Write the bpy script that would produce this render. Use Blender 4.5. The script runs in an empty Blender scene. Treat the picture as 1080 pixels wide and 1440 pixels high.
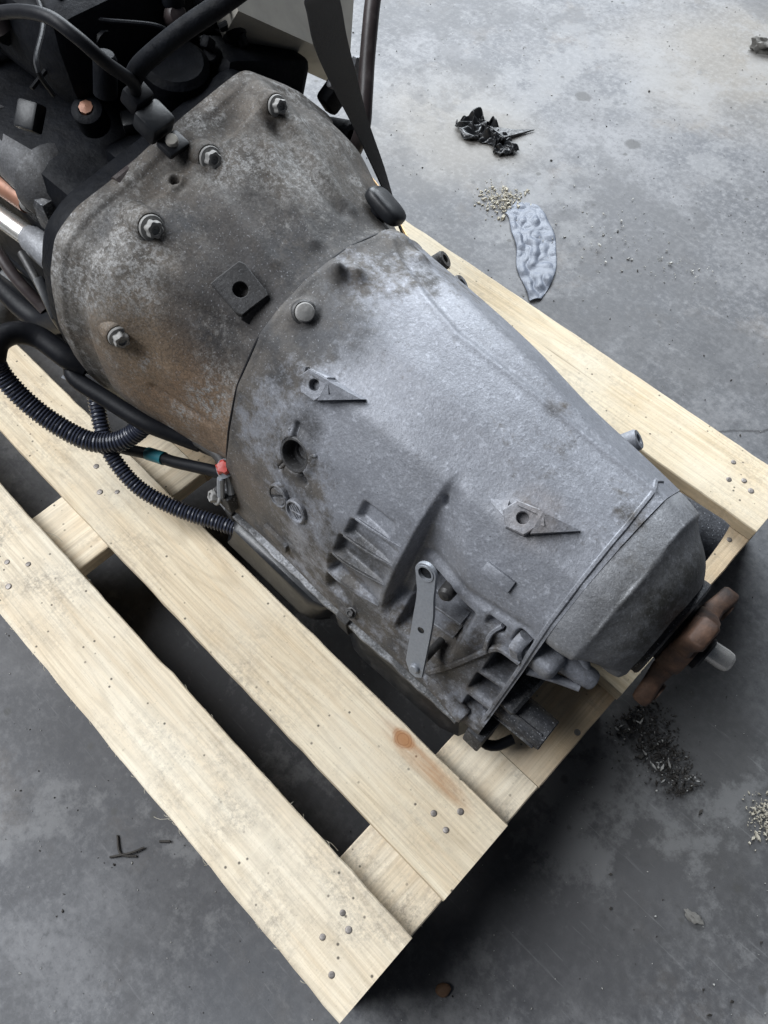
import bpy, bmesh, math, random
import numpy as np
from mathutils import Vector, Matrix
rng = np.random.default_rng(7); random.seed(7)
SC = bpy.context.scene
COL = SC.collection
# ------------------------------------------------------------------ camera
cam_d = bpy.data.cameras.new('camera'); cam = bpy.data.objects.new('camera', cam_d); COL.objects.link(cam)
cam.matrix_world = Matrix(((0.7124, -0.6137, 0.3405, -0.0146), (0.7018, 0.6240, -0.3437, 0.0731),
                           (-0.0015, 0.4838, 0.8752, 0.9712), (0, 0, 0, 1)))
cam_d.sensor_fit = 'VERTICAL'; cam_d.sensor_height = 24.0; cam_d.lens = 1098.07 / 1440 * 24.0
cam_d.clip_start = 0.02; cam_d.clip_end = 200
SC.camera = cam
# ------------------------------------------------------------------ light
W = bpy.data.worlds.new('World'); SC.world = W; W.use_nodes = True
W.node_tree.nodes['Background'].inputs['Color'].default_value = (0.62, 0.72, 0.90, 1)
W.node_tree.nodes['Background'].inputs['Strength'].default_value = 0.07
def area(name, loc, target, sx, sy, power, col):
    l = bpy.data.lights.new(name, 'AREA'); l.shape = 'RECTANGLE'; l.size = sx; l.size_y = sy
    l.energy = power; l.color = col
    o = bpy.data.objects.new(name, l); COL.objects.link(o); o.location = loc
    o.rotation_euler = (Vector(target) - Vector(loc)).to_track_quat('-Z', 'Y').to_euler()
    return o
area('door_daylight', (-2.3, 2.6, 2.1), (-0.4, 0.5, 0.1), 3.0, 2.2, 295, (0.88, 0.94, 1.0))
area('side_daylight', (-2.2, -1.1, 3.0), (-0.3, 0.3, 0.1), 2.6, 2.0, 235, (0.93, 0.96, 1.0))
SC.view_settings.view_transform = 'Standard'; SC.view_settings.look = 'None'
SC.view_settings.exposure = 0.0; SC.view_settings.gamma = 1.0; SC.view_settings.use_curve_mapping = False
SC.render.engine = 'CYCLES'
# ------------------------------------------------------------------ materials
class NT:
    def __init__(s, name):
        s.m = bpy.data.materials.new(name); s.m.use_nodes = True
        s.n = s.m.node_tree.nodes; s.l = s.m.node_tree.links
        s.b = s.n['Principled BSDF']; s.tc = s.n.new('ShaderNodeTexCoord')
    def put(s, sock, v):
        if hasattr(v, 'node'): s.l.new(v, sock)
        elif isinstance(v, (tuple, list)): sock.default_value = tuple(v) if len(v) == len(sock.default_value) else tuple(v) + (1,)
        else: sock.default_value = v
    def noise(s, scale, detail=4, rough=.55, vec=None, dist=0, out='Fac'):
        n = s.n.new('ShaderNodeTexNoise'); n.inputs['Scale'].default_value = scale
        n.inputs['Detail'].default_value = detail; n.inputs['Roughness'].default_value = rough
        n.inputs['Distortion'].default_value = dist
        s.l.new(vec if vec else s.tc.outputs['Object'], n.inputs['Vector']); return n.outputs[out]
    def voro(s, scale, feature='F1', vec=None, out='Distance', rnd=1.0):
        n = s.n.new('ShaderNodeTexVoronoi'); n.feature = feature; n.inputs['Scale'].default_value = scale
        n.inputs['Randomness'].default_value = rnd
        s.l.new(vec if vec else s.tc.outputs['Object'], n.inputs['Vector']); return n.outputs[out]
    def ramp(s, f, *stops, interp='LINEAR'):
        n = s.n.new('ShaderNodeValToRGB'); n.color_ramp.interpolation = interp
        e = n.color_ramp.elements
        while len(e) < len(stops): e.new(0.5)
        for q, (p, c) in zip(e, stops):
            q.position = p; q.color = (c, c, c, 1) if isinstance(c, (int, float)) else tuple(c) + (1,)
        s.l.new(f, n.inputs['Fac']); return n.outputs['Color']
    def mix(s, f, a, b, mode='MIX'):
        n = s.n.new('ShaderNodeMix'); n.data_type = 'RGBA'; n.blend_type = mode
        s.put(n.inputs[0], f); s.put(n.inputs[6], a); s.put(n.inputs[7], b); return n.outputs[2]
    def math(s, op, a, b=0.0, clamp=False):
        n = s.n.new('ShaderNodeMath'); n.operation = op; n.use_clamp = clamp
        s.put(n.inputs[0], a); s.put(n.inputs[1], b); return n.outputs[0]
    def mapping(s, vec=None, loc=(0, 0, 0), rot=(0, 0, 0), scale=(1, 1, 1)):
        n = s.n.new('ShaderNodeMapping'); s.l.new(vec if vec else s.tc.outputs['Object'], n.inputs['Vector'])
        s.put(n.inputs['Location'], loc); n.inputs['Rotation'].default_value = rot; n.inputs['Scale'].default_value = scale
        return n.outputs[0]
    def sep(s, vec=None):
        n = s.n.new('ShaderNodeSeparateXYZ'); s.l.new(vec if vec else s.tc.outputs['Object'], n.inputs[0]); return n.outputs
    def ball(s, c, radius, warp=0.0, wscale=12.0, squash=(1, 1, 1)):
        """0..1 falloff blob round an object-space point, with an uneven edge"""
        v = s.mapping(loc=tuple(-a * b for a, b in zip(c, squash)), scale=squash)
        n = s.n.new('ShaderNodeVectorMath'); n.operation = 'LENGTH'; s.l.new(v, n.inputs[0])
        d = n.outputs['Value']
        if warp: d = s.math('ADD', d, s.math('MULTIPLY', s.math('SUBTRACT', s.noise(wscale, 4), 0.5), warp))
        return s.ramp(s.math('DIVIDE', d, radius), (0.35, 1.0), (1.0, 0.0))
    def bump(s, h, strength=.3, dist=.01, prev=None):
        n = s.n.new('ShaderNodeBump'); n.inputs['Strength'].default_value = strength; n.inputs['Distance'].default_value = dist
        s.l.new(h, n.inputs['Height'])
        if prev: s.l.new(prev, n.inputs['Normal'])
        return n.outputs[0]
    def done(s, color=None, rough=None, metal=None, normal=None, spec=None):
        if color is not None: s.put(s.b.inputs['Base Color'], color)
        if rough is not None: s.put(s.b.inputs['Roughness'], rough)
        if metal is not None: s.put(s.b.inputs['Metallic'], metal)
        if normal is not None: s.l.new(normal, s.b.inputs['Normal'])
        if spec is not None: s.b.inputs['Specular IOR Level'].default_value = spec
        return s.m
# ------------------------------------------------------------------ mesh helpers
def link(name, verts, faces, mat, parent=None, smooth=True, angle=35, origin=None):
    me = bpy.data.meshes.new(name)
    v = np.asarray(verts, float).reshape(-1, 3)
    if parent is not None: v = v - np.array(parent['_o'])
    elif origin is not None: v = v - np.array(origin)
    me.from_pydata(v.tolist(), [], [tuple(int(i) for i in f) for f in faces]); me.materials.append(mat)
    bm = bmesh.new(); bm.from_mesh(me); bmesh.ops.recalc_face_normals(bm, faces=bm.faces); bm.to_mesh(me); bm.free()
    if smooth:
        me.shade_smooth()
        if angle: me.set_sharp_from_angle(angle=math.radians(angle))
    o = bpy.data.objects.new(name, me); COL.objects.link(o)
    if parent is not None:
        o.parent = parent; o['_o'] = tuple(parent['_o'])
    elif origin is not None: o.location = origin; o['_o'] = tuple(origin)
    else: o['_o'] = (0, 0, 0)
    return o
def thing(name, label, cat, loc, group=None):
    o = bpy.data.objects.new(name, None); COL.objects.link(o); o.location = loc; o['_o'] = tuple(loc)
    o.empty_display_size = .05
    return tag(o, label, cat, group)
def tag(o, label=None, cat=None, group=None, kind=None):
    if label: o['label'] = label
    if cat: o['category'] = cat
    if group: o['group'] = group
    if kind: o['kind'] = kind
    return o
class MB:
    """collects shapes in world coordinates"""
    def __init__(s): s.v = []; s.f = []
    def add(s, v, f):
        b = len(s.v); s.v += [tuple(p) for p in v]; s.f += [tuple(i + b for i in q) for q in f]; return s
    def bm(s, bm, M=None):
        bm.verts.ensure_lookup_table(); bm.verts.index_update()
        return s.add([(M @ v.co if M else v.co) for v in bm.verts], [[v.index for v in f.verts] for f in bm.faces])
    def box(s, M, sx, sy, sz, bev=.001, seg=1):
        bm = bmesh.new(); bmesh.ops.create_cube(bm, size=1.0)
        for v in bm.verts: v.co = Vector((v.co.x * sx, v.co.y * sy, v.co.z * sz))
        if bev: bmesh.ops.bevel(bm, geom=bm.edges[:], offset=bev, segments=seg, profile=.5, affect='EDGES')
        s.bm(bm, M); bm.free(); return s
    def lathe(s, M, prof, n=24, closed=True, wob=None):
        """prof: (r,h) pairs along local z"""
        v = []; f = []
        for k, (r, h) in enumerate(prof):
            for i in range(n):
                a = 2 * math.pi * i / n; rr = r * (wob(i, k) if wob else 1)
                v.append(M @ Vector((rr * math.cos(a), rr * math.sin(a), h)))
        for k in range(len(prof) - 1):
            for i in range(n):
                j = (i + 1) % n; f.append((k * n + i, k * n + j, (k + 1) * n + j, (k + 1) * n + i))
        if closed: f.append(tuple(range(n - 1, -1, -1))); f.append(tuple((len(prof) - 1) * n + i for i in range(n)))
        return s.add(v, f)
    def prism(s, M, poly, h0, h1, bev=.0, holes=None):
        bm = bmesh.new(); vs = [bm.verts.new((x, y, h0)) for x, y in poly]; fc = bm.faces.new(vs)
        r = bmesh.ops.extrude_face_region(bm, geom=[fc])
        for g in r['geom']:
            if isinstance(g, bmesh.types.BMVert): g.co.z = h1
        bmesh.ops.recalc_face_normals(bm, faces=bm.faces[:])
        if bev: bmesh.ops.bevel(bm, geom=bm.edges[:], offset=bev, segments=2, profile=.5, affect='EDGES')
        s.bm(bm, M); bm.free(); return s
    def tube(s, pts, rad, n=12, cap=True, ellipse=None):
        P = np.asarray(pts, float); m = len(P)
        R = np.full(m, rad) if np.isscalar(rad) else np.asarray(rad, float)
        T = np.gradient(P, axis=0); T /= np.linalg.norm(T, axis=1)[:, None] + 1e-12
        u = np.cross(T[0], (0, 0, 1)); u = u if np.linalg.norm(u) > .1 else np.cross(T[0], (0, 1, 0))
        v = []; f = []
        for k in range(m):
            u = u - T[k] * (u @ T[k]); u /= np.linalg.norm(u); w = np.cross(T[k], u)
            for i in range(n):
                a = 2 * math.pi * i / n
                v.append(P[k] + R[k] * (u * math.cos(a) + w * math.sin(a)))
        for k in range(m - 1):
            for i in range(n):
                j = (i + 1) % n; f.append((k * n + i, k * n + j, (k + 1) * n + j, (k + 1) * n + i))
        if cap: f.append(tuple(range(n - 1, -1, -1))); f.append(tuple((m - 1) * n + i for i in range(n)))
        return s.add(v, f)
    def out(s, name, mat, parent=None, smooth=True, angle=35, origin=None):
        return link(name, s.v, s.f, mat, parent, smooth, angle, origin)
def spline(pts, step=.004):
    P = np.asarray(pts, float); P = np.vstack([2 * P[0] - P[1], P, 2 * P[-1] - P[-2]]); o = []
    for i in range(1, len(P) - 2):
        n = max(2, int(np.linalg.norm(P[i + 1] - P[i]) / step))
        for t in np.linspace(0, 1, n, endpoint=False):
            a, b, c, d = P[i - 1:i + 3]
            o.append(.5 * (2 * b + (c - a) * t + (2 * a - 5 * b + 4 * c - d) * t * t + (3 * b - a - 3 * c + d) * t ** 3))
    o.append(P[-2]); return np.array(o)
def frame(o, z, x=(1, 0, 0)):
    z = Vector(z).normalized(); x = Vector(x); x = (x - z * x.dot(z)).normalized(); y = z.cross(x)
    return Matrix(((x.x, y.x, z.x, o[0]), (x.y, y.y, z.y, o[1]), (x.z, y.z, z.z, o[2]), (0, 0, 0, 1)))
# ================================================================== BODY BEGIN
YC, ZC = 0.42, 0.314
def _polar(poly, n=720):
    """(theta deg -> r) polygon given as polar points, straight edges between them, rounded"""
    p = sorted(poly); a = np.radians([t for t, _ in p]); r = np.array([q for _, q in p])
    x = r * np.sin(a); y = r * np.cos(a)
    X = np.append(x, x[0]); Y = np.append(y, y[0])
    th = np.radians(np.linspace(-180, 180, n, endpoint=False)); out = np.zeros(n)
    for i in range(len(p)):
        d = np.array([X[i + 1] - X[i], Y[i + 1] - Y[i]])
        for k, t in enumerate(th):
            s, c = math.sin(t), math.cos(t)
            det = -s * d[1] + c * d[0]
            if abs(det) < 1e-12: continue
            rr = (-X[i] * d[1] + Y[i] * d[0]) / det
            u = (s * Y[i] - c * X[i]) / det
            if rr > 0 and -1e-6 <= u <= 1 + 1e-6: out[k] = max(out[k], rr)
    return out
def _smooth(a, sig_deg):
    n = len(a); k = np.arange(-n // 2, n // 2) * 360 / n; g = np.exp(-.5 * (k / sig_deg) ** 2); g /= g.sum()
    return np.real(np.fft.ifft(np.fft.fft(a) * np.fft.fft(np.fft.ifftshift(g))))
def _circ(r): return np.full(720, r)
_FL = _smooth(_polar([(57, .2), (47, .206), (37.5, .198), (4.6, .174), (-26, .216), (-45, .212), (-62, .215), (-90, .208), (-120, .2), (-150, .185), (180, .18), (150, .185), (120, .19), (95, .186), (75, .19)]), 2.0)
_SEAM = _smooth(_polar([(-180, .12), (-130, .165), (-100, .152), (-60, .152), (-36, .149), (-15, .138), (8, .131), (35, .131), (60, .129), (83, .134), (100, .148), (120, .165), (150, .135)]), 5)
_C0 = _smooth(_polar([(-180, .122), (-128, .19), (-100, .158), (-60, .156), (-36, .153), (-15, .142), (8, .135), (35, .135), (60, .133), (83, .138), (100, .152), (128, .2035), (152, .141)]), 2)
_C1 = _smooth(_polar([(-180, .122), (-128, .19), (-100, .145), (-60, .137), (-32, .137), (-12, .127), (8, .122), (35, .122), (60, .122), (83, .134), (100, .154), (128, .2035), (152, .141)]), 2)
_C2 = _smooth(_polar([(-180, .122), (-128, .185), (-100, .125), (-60, .118), (-28, .118), (-10, .111), (8, .108), (35, .108), (60, .108), (83, .115), (100, .13), (128, .2035), (152, .141)]), 2)
_C3 = _smooth(_polar([(-180, .122), (-128, .16), (-100, .11), (-58, .107), (-26, .106), (-8, .101), (10, .099), (35, .099), (60, .1), (83, .104), (100, .115), (128, .2025), (152, .141)]), 2)
def _stations(lst):
    xs = np.array([a for a, _ in lst]); R = np.stack([b for _, b in lst]); return xs, R
_BELL = _stations([(-.645, _FL), (-.622, _FL), (-.610, _FL * .975), (-.57, _FL * .8 + _SEAM * .2), (-.53, _FL * .52 + _SEAM * .48), (-.49, _FL * .22 + _SEAM * .78), (-.455, _SEAM * 1.0), (-.437, _SEAM * .99)])
_CASE = _stations([(-.44, _C0), (-.27, _C1), (-.16, _C2), (-.075, _C3)])
_tt = np.linspace(-180, 180, 720, endpoint=False); _cut = 1 - .30 * np.clip((_tt - 68) / 18, 0, 1) ** 2 * (_tt > 68)
_REAR = _stations([(-.0755, np.minimum(_C3 * .995, .14) * _cut), (-.067, _smooth(np.minimum(_C3 * .988, .111), 4) * _cut), (-.052, _smooth(np.minimum(_C3 * .962, .0995), 4) * _cut), (-.0490, _smooth(np.minimum(_C3 * .955, .0985), 4) * _cut), (-.0468, _circ(.0935) * _cut), (-.044, _circ(.0905) * _cut), (-.012, _circ(.058)), (-.008, _circ(.05))])
def _interp(tab, x):
    xs, R = tab; x = np.asarray(x, float)
    i = np.clip(np.searchsorted(xs, x) - 1, 0, len(xs) - 2)
    t = np.clip((x - xs[i]) / (xs[i + 1] - xs[i]), 0, 1)[:, None]
    # catmull-like tangents (finite differences, limited)
    m = np.gradient(R, xs, axis=0); h = (xs[i + 1] - xs[i])[:, None]
    a, b = R[i], R[i + 1]; d = (b - a) / h
    ma = np.where(np.sign(m[i]) == np.sign(d), np.sign(d) * np.minimum(abs(m[i]), 3 * abs(d)), 0)
    mb = np.where(np.sign(m[i + 1]) == np.sign(d), np.sign(d) * np.minimum(abs(m[i + 1]), 3 * abs(d)), 0)
    t2, t3 = t * t, t ** 3
    return (2 * t3 - 3 * t2 + 1) * a + (t3 - 2 * t2 + t) * h * ma + (-2 * t3 + 3 * t2) * b + (t3 - t2) * h * mb
def radius(tab, x, th):
    """x (n,), th degrees (m,) -> (n,m)"""
    R = _interp(tab, np.atleast_1d(x)); g = np.linspace(-180, 180, 721)
    Rw = np.concatenate([R, R[:, :1]], 1)
    return np.stack([np.interp(th, g, row) for row in Rw])
def surf(tab, x, th):
    r = radius(tab, x, th); a = np.radians(th)[None]
    return np.stack([np.broadcast_to(np.atleast_1d(x)[:, None], r.shape), YC - r * np.sin(a), ZC + r * np.cos(a)], -1)
TH = np.unique(np.concatenate([np.arange(-180, -90, 6.), np.arange(-90, 140, .65), np.arange(140, 180.1, 6.)]))
# ================================================================== BODY END
# ------------------------------------------------------------------ sculpted relief of the castings (x metres, t degrees round the axis)
def ss(a, b, v):
    t = np.clip((v - a) / (b - a), 0, 1); return t * t * (3 - 2 * t)
def seg_d(X, T, pts, k=.0021):
    D = np.full(X.shape, 9.0); S = np.zeros(X.shape)
    for (x0, t0), (x1, t1) in zip(pts[:-1], pts[1:]):
        ax, ay, bx, by = x0, t0 * k, x1, t1 * k; dx, dy = bx - ax, by - ay
        u = np.clip(((X - ax) * dx + (T * k - ay) * dy) / (dx * dx + dy * dy), 0, 1)
        px, py = X - ax - u * dx, T * k - ay - u * dy; d = np.hypot(px, py); c = d < D
        D = np.where(c, d, D); S = np.where(c, np.sign(px * dy - py * dx), S)
    return D, S
def blob(X, T, x, t, r, k=.0021, sx=1, st=1): return np.exp(-(((X - x) / (r * sx)) ** 2 + ((T - t) * k / (r * st)) ** 2))
def disc(X, T, x, t, r, soft=.002, k=.0021): return 1 - ss(r - soft, r + soft, np.hypot(X - x, (T - t) * k))
def rect(X, T, x0, x1, t0, t1, sx=.0015, st=.8): return ss(x0 - sx, x0 + sx, X) * (1 - ss(x1 - sx, x1 + sx, X)) * ss(t0 - st, t0 + st, T) * (1 - ss(t1 - st, t1 + st, T))
def wavy(X, T, seed, amp, f):
    g = np.random.default_rng(seed); d = 0
    for _ in range(14):
        a = g.uniform(0, 6.28); w = f * g.uniform(.5, 1.8)
        d = d + np.sin((X * math.cos(a) + T * .0021 * math.sin(a)) * w + g.uniform(0, 6.28))
    return d * amp / 3
CREASE = [(-.432, -33), (-.40, -26), (-.345, -19), (-.302, -15.5), (-.224, -19), (-.132, -23.5), (-.087, -25)]
def relief_case(X, T):
    d = wavy(X, T, 3, .0006, 45)
    D, S = seg_d(X, T, CREASE)
    d += .0018 * np.exp(-(D / .004) ** 2) - .0010 * np.exp(-(((D * S) - .008) / .005) ** 2)
    d += .0008 * (1 - ss(-.437, -.430, X))                               # lip at the joint
    d += .015 * blob(X, T, -.424, -3, .0072, sx=1.2) + .009 * blob(X, T, -.412, -8, .006, sx=1.7) # cone shaped knob
    d += .005 * disc(X, T, -.418, 18.5, .012, .005) + .004 * blob(X, T, -.43, 23, .012)
    d += .007 * blob(X, T, -.425, -38, .014) + .005 * blob(X, T, -.395, -36, .01)
    d += .003 * blob(X, T, -.366, 37, .012) + .003 * blob(X, T, -.155, 28.5, .012)
    # round crater with gussets
    d += .0025 * disc(X, T, -.354, 69, .022, .005)
    d -= .017 * disc(X, T, -.354, 69, .0155, .0012)
    for a in (40, 118, 250):
        c, s_ = math.cos(math.radians(a)), math.sin(math.radians(a))
        D, _ = seg_d(X, T, [(-.354 + .015 * c, 69 + .015 * s_ / .0021), (-.354 + .028 * c, 69 + .028 * s_ / .0021)])
        d -= .005 * np.exp(-(D / .0022) ** 2)
    # cooling fins: pockets deep at one end
    def rib(t0, w=1.3): return np.exp(-((T - t0) / w) ** 2)
    for t0, t1, x0, x1, dep in ((66.5, 74.5, -.271, -.235, .007), (77.5, 85, -.275, -.222, .010), (87.5, 96, -.280, -.221, .012), (98.5, 108.5, -.283, -.222, .013), (111.5, 119, -.285, -.250, .010)):
        fall = ss(x0 - .003, x0 + .004, X) * np.clip((x1 - X) / (x1 - x0), 0, 1) ** .6
        side = ss(t0 - 1.2, t0 + 1.2, T) * (1 - ss(t1 - 1.0, t1 + 1.0, T))
        d -= dep * fall * side
    for t in ():  d += .0022 * np.exp(-((T - t) / .9) ** 2) * rect(X, T, -.274, -.219, 60, 125, .004)
    # the case steps in behind the fins
    xr = -.199 + np.clip((T - 29) / 33, 0, 1.6) * .040
    v = ss(-.2185, -.2095, X + .0) * (1 - ss(-.2085, xr, X))
    d -= v * (.002 + .023 * ss(30, 84, T)) * ss(26, 40, T) * (1 - ss(103, 114, T))
    D, _ = seg_d(X, T, [(-.2105, 42.5), (-.2075, 45.5)]); d -= .004 * np.exp(-(D / .0022) ** 2)
    # shoulder under the smooth rear barrel and the pit beside the lever
    D, _ = seg_d(X, T, [(-.2, 76), (-.156, 76), (-.093, 73)]); d -= .003 * np.exp(-(D / .006) ** 2)
    pit = rect(X, T, -.196, -.138, 84, 114, .004, 2)
    pit *= 1 - .75 * np.exp(-((T - 96) / 1.1) ** 2) - .75 * np.exp(-((T - 104.5) / 1.1) ** 2)
    d -= .032 * pit
    d += .009 * blob(X, T, -.132, 100, .013, sx=.9, st=1.5)
    d -= .010 * rect(X, T, -.124, -.108, 79.5, 84, .003, 1.2) + .010 * rect(X, T, -.097, -.082, 76, 84, .003, 1.5)
    # lattice beside the rear joint
    x0 = -.083 - .03 * (1 - np.clip((T - 92) / 6, 0, 1)) ** 0 * np.clip((122 - T) / 12, .25, 1)
    for t0, t1, xa in ((93.5, 108.2, -.104), (111.2, 117.4, -.107), (120.2, 123.5, -.103)):
        d -= .048 * rect(X, T, xa, -.0815, t0, t1, .002, .7)
    # flange edge
    d += .002 * ss(121.5, 124, T) * (1 - ss(131, 134, T))
    return d
BOLTS = [(-.592, -25, .9), (-.594, -.5, 1), (-.577, 29.5, 1.05), (-.562, 63.5, 1)]
def relief_bell(X, T):
    d = wavy(X, T, 11, .0014, 38) + wavy(X, T, 5, .0005, 110)
    k = .003
    for x, t, s_ in BOLTS:
        d += .006 * blob(X, T, x - .012, t, .017, k) - .0035 * blob(X, T, x + .022, t + 4, .012, k, sx=1.6)
    d -= .004 * (1 - ss(.010, .018, np.abs(X + .612))) * (1 - sum(blob(X, T, x - .02, t, .02, k) for x, t, _ in BOLTS))
    for pts, h, w in (([(-.6, -20), (-.55, -15), (-.47, -8)], .004, .009), ([(-.6, -30), (-.53, -27), (-.48, -30)], .003, .008),
                      ([(-.575, -22), (-.521, -23), (-.48, -26)], -.005, .007), ([(-.59, 4), (-.54, 8), (-.48, 10)], .003, .010),
                      ([(-.585, 16), (-.55, 19), (-.5, 20)], -.004, .011), ([(-.56, 45), (-.52, 44), (-.46, 40)], -.003, .012),
                      ([(-.62, -42), (-.56, -42), (-.5, -44)], .003, .008)):
        D, _ = seg_d(X, T, pts, k); d += h * np.exp(-(D / w) ** 2)
    d += .004 * disc(X, T, -.6, 12.5, .010, .004, k) - .009 * disc(X, T, -.598, 12.5, .0048, .0018, k)
    D, _ = seg_d(X, T, [(-.53, 82), (-.5, 86), (-.47, 89)], k); d -= .003 * np.exp(-(D / .005) ** 2)
    d -= .002 * ss(-.4415, -.4385, X)
    return d
def relief_rear(X, T): return wavy(X, T, 8, .0004, 60)
def skin(tab, x, th, rel):
    P = surf(tab, x, th); X = P[..., 0]; T = np.broadcast_to(th[None], X.shape)
    nx = np.gradient(P, axis=0); nt = np.gradient(P, axis=1); n = np.cross(nt, nx); n /= np.linalg.norm(n, axis=-1)[..., None] + 1e-12
    rad = P - np.array([0, YC, ZC]); rad[..., 0] = 0
    n *= np.sign((n * rad).sum(-1))[..., None]
    return P + n * rel(X, T)[..., None], n
def on(tab, x, t, rel=None):
    """point and outward normal of a casting"""
    xs = np.array([x - .0015, x, x + .0015]); ts = np.array([t - .6, t, t + .6])
    P = surf(tab, xs, ts); n = np.cross(P[1, 2] - P[1, 0], P[2, 1] - P[0, 1]); n /= np.linalg.norm(n)
    c = P[1, 1] - np.array([x, YC, ZC]); n = n if n @ c > 0 else -n
    return Vector(P[1, 1]), Vector(n)
# ------------------------------------------------------------------ materials of this scene
M = {}
def simple(name, col, rough=.5, metal=0.0, nscale=60, amt=.25, bump=.1, dust=0, spec=None):
    t = NT(name); n = t.noise(nscale, 5, .6)
    c = t.mix(n, tuple(x * (1 - amt) for x in col), tuple(min(1, x * (1 + amt)) for x in col))
    r = t.math('ADD', t.math('MULTIPLY', t.noise(nscale * 1.7, 4), .25), rough - .12)
    if dust:
        f = t.ramp(t.noise(nscale * .6, 6, .65), (.5, 0.0), (.75, float(dust)))
        c = t.mix(f, c, (.20, .19, .175)); r = t.math('ADD', r, t.math('MULTIPLY', f, .3), True)
    M[name] = t.done(c, r, metal, t.bump(n, bump, .002), spec); return M[name]
simple('black_plastic', (.007, .008, .010), .42, 0, 140, .3, .08, .05, .35)
simple('black_rubber', (.0055, .006, .008), .5, 0, 160, .3, .1, .02, .18)
simple('engine_black', (.003, .0037, .0056), .6, 0, 70, .8, .8, .02, .12)
simple('conduit', (.028, .032, .048), .3, 0, 200, .25, .03, .06)
simple('pan_black', (.008, .009, .011), .34, 0, 120, .3, .06, .12)
simple('steel_bolt', (.25, .245, .235), .68, .1, 260, .45, .2, .7)
simple('steel_lever', (.25, .265, .29), .45, .35, 420, .25, .12, .2)
simple('dark_steel', (.045, .044, .044), .5, .4, 160, .4, .2, .3)
simple('chrome', (.50, .485, .46), .26, .75, 90, .06, .01)
simple('strap', (.005, .005, .007), .65, 0, 500, .5, .4, .04, .2)
simple('brown_pipe', (.035, .026, .026), .45, 0, 120, .3, .08, .2)
simple('panel_grey', (.36, .34, .30), .5, 0, 40, .18, .05, .35)
simple('blue_tape', (.01, .12, .15), .5, 0, 90, .2, .05)
simple('red_plastic', (.35, .03, .02), .4, 0, 150, .4, .1)
simple('bronze', (.35, .22, .10), .35, .8, 120, .3, .1)
simple('copper_can', (.25, .12, .075), .5, .3, 70, .5, .15, .4)
simple('silver_tube', (.72, .70, .66), .28, .8, 60, .2, .05)
simple('nail_steel', (.22, .2, .185), .5, .6, 400, .4, .2)
simple('wood_shaving', (.40, .37, .30), .85, 0, 300, .25, .1)
simple('pale_grit', (.36, .355, .335), .9, 0, 200, .4, .1)
simple('dark_flake', (.035, .031, .027), .8, 0, 160, .7, .2)
simple('stone', (.13, .125, .115), .9, 0, 200, .4, .3)
simple('brown_nut', (.16, .09, .05), .7, 0, 200, .4, .3)
def rust():
    t = NT('rusty_steel'); a = t.noise(38, 7, .65); b = t.noise(260, 5, .7)
    c = t.ramp(a, (.3, (.03, .021, .018)), (.5, (.085, .046, .029)), (.66, (.15, .085, .054)), (.78, (.21, .15, .11)))
    c = t.mix(t.ramp(b, (.35, 0.0), (.75, .5)), c, (.03, .02, .017))
    M['rusty_steel'] = t.done(c, .62, .3, t.bump(b, .35, .0015, t.bump(a, .25, .004)))
rust()
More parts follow.
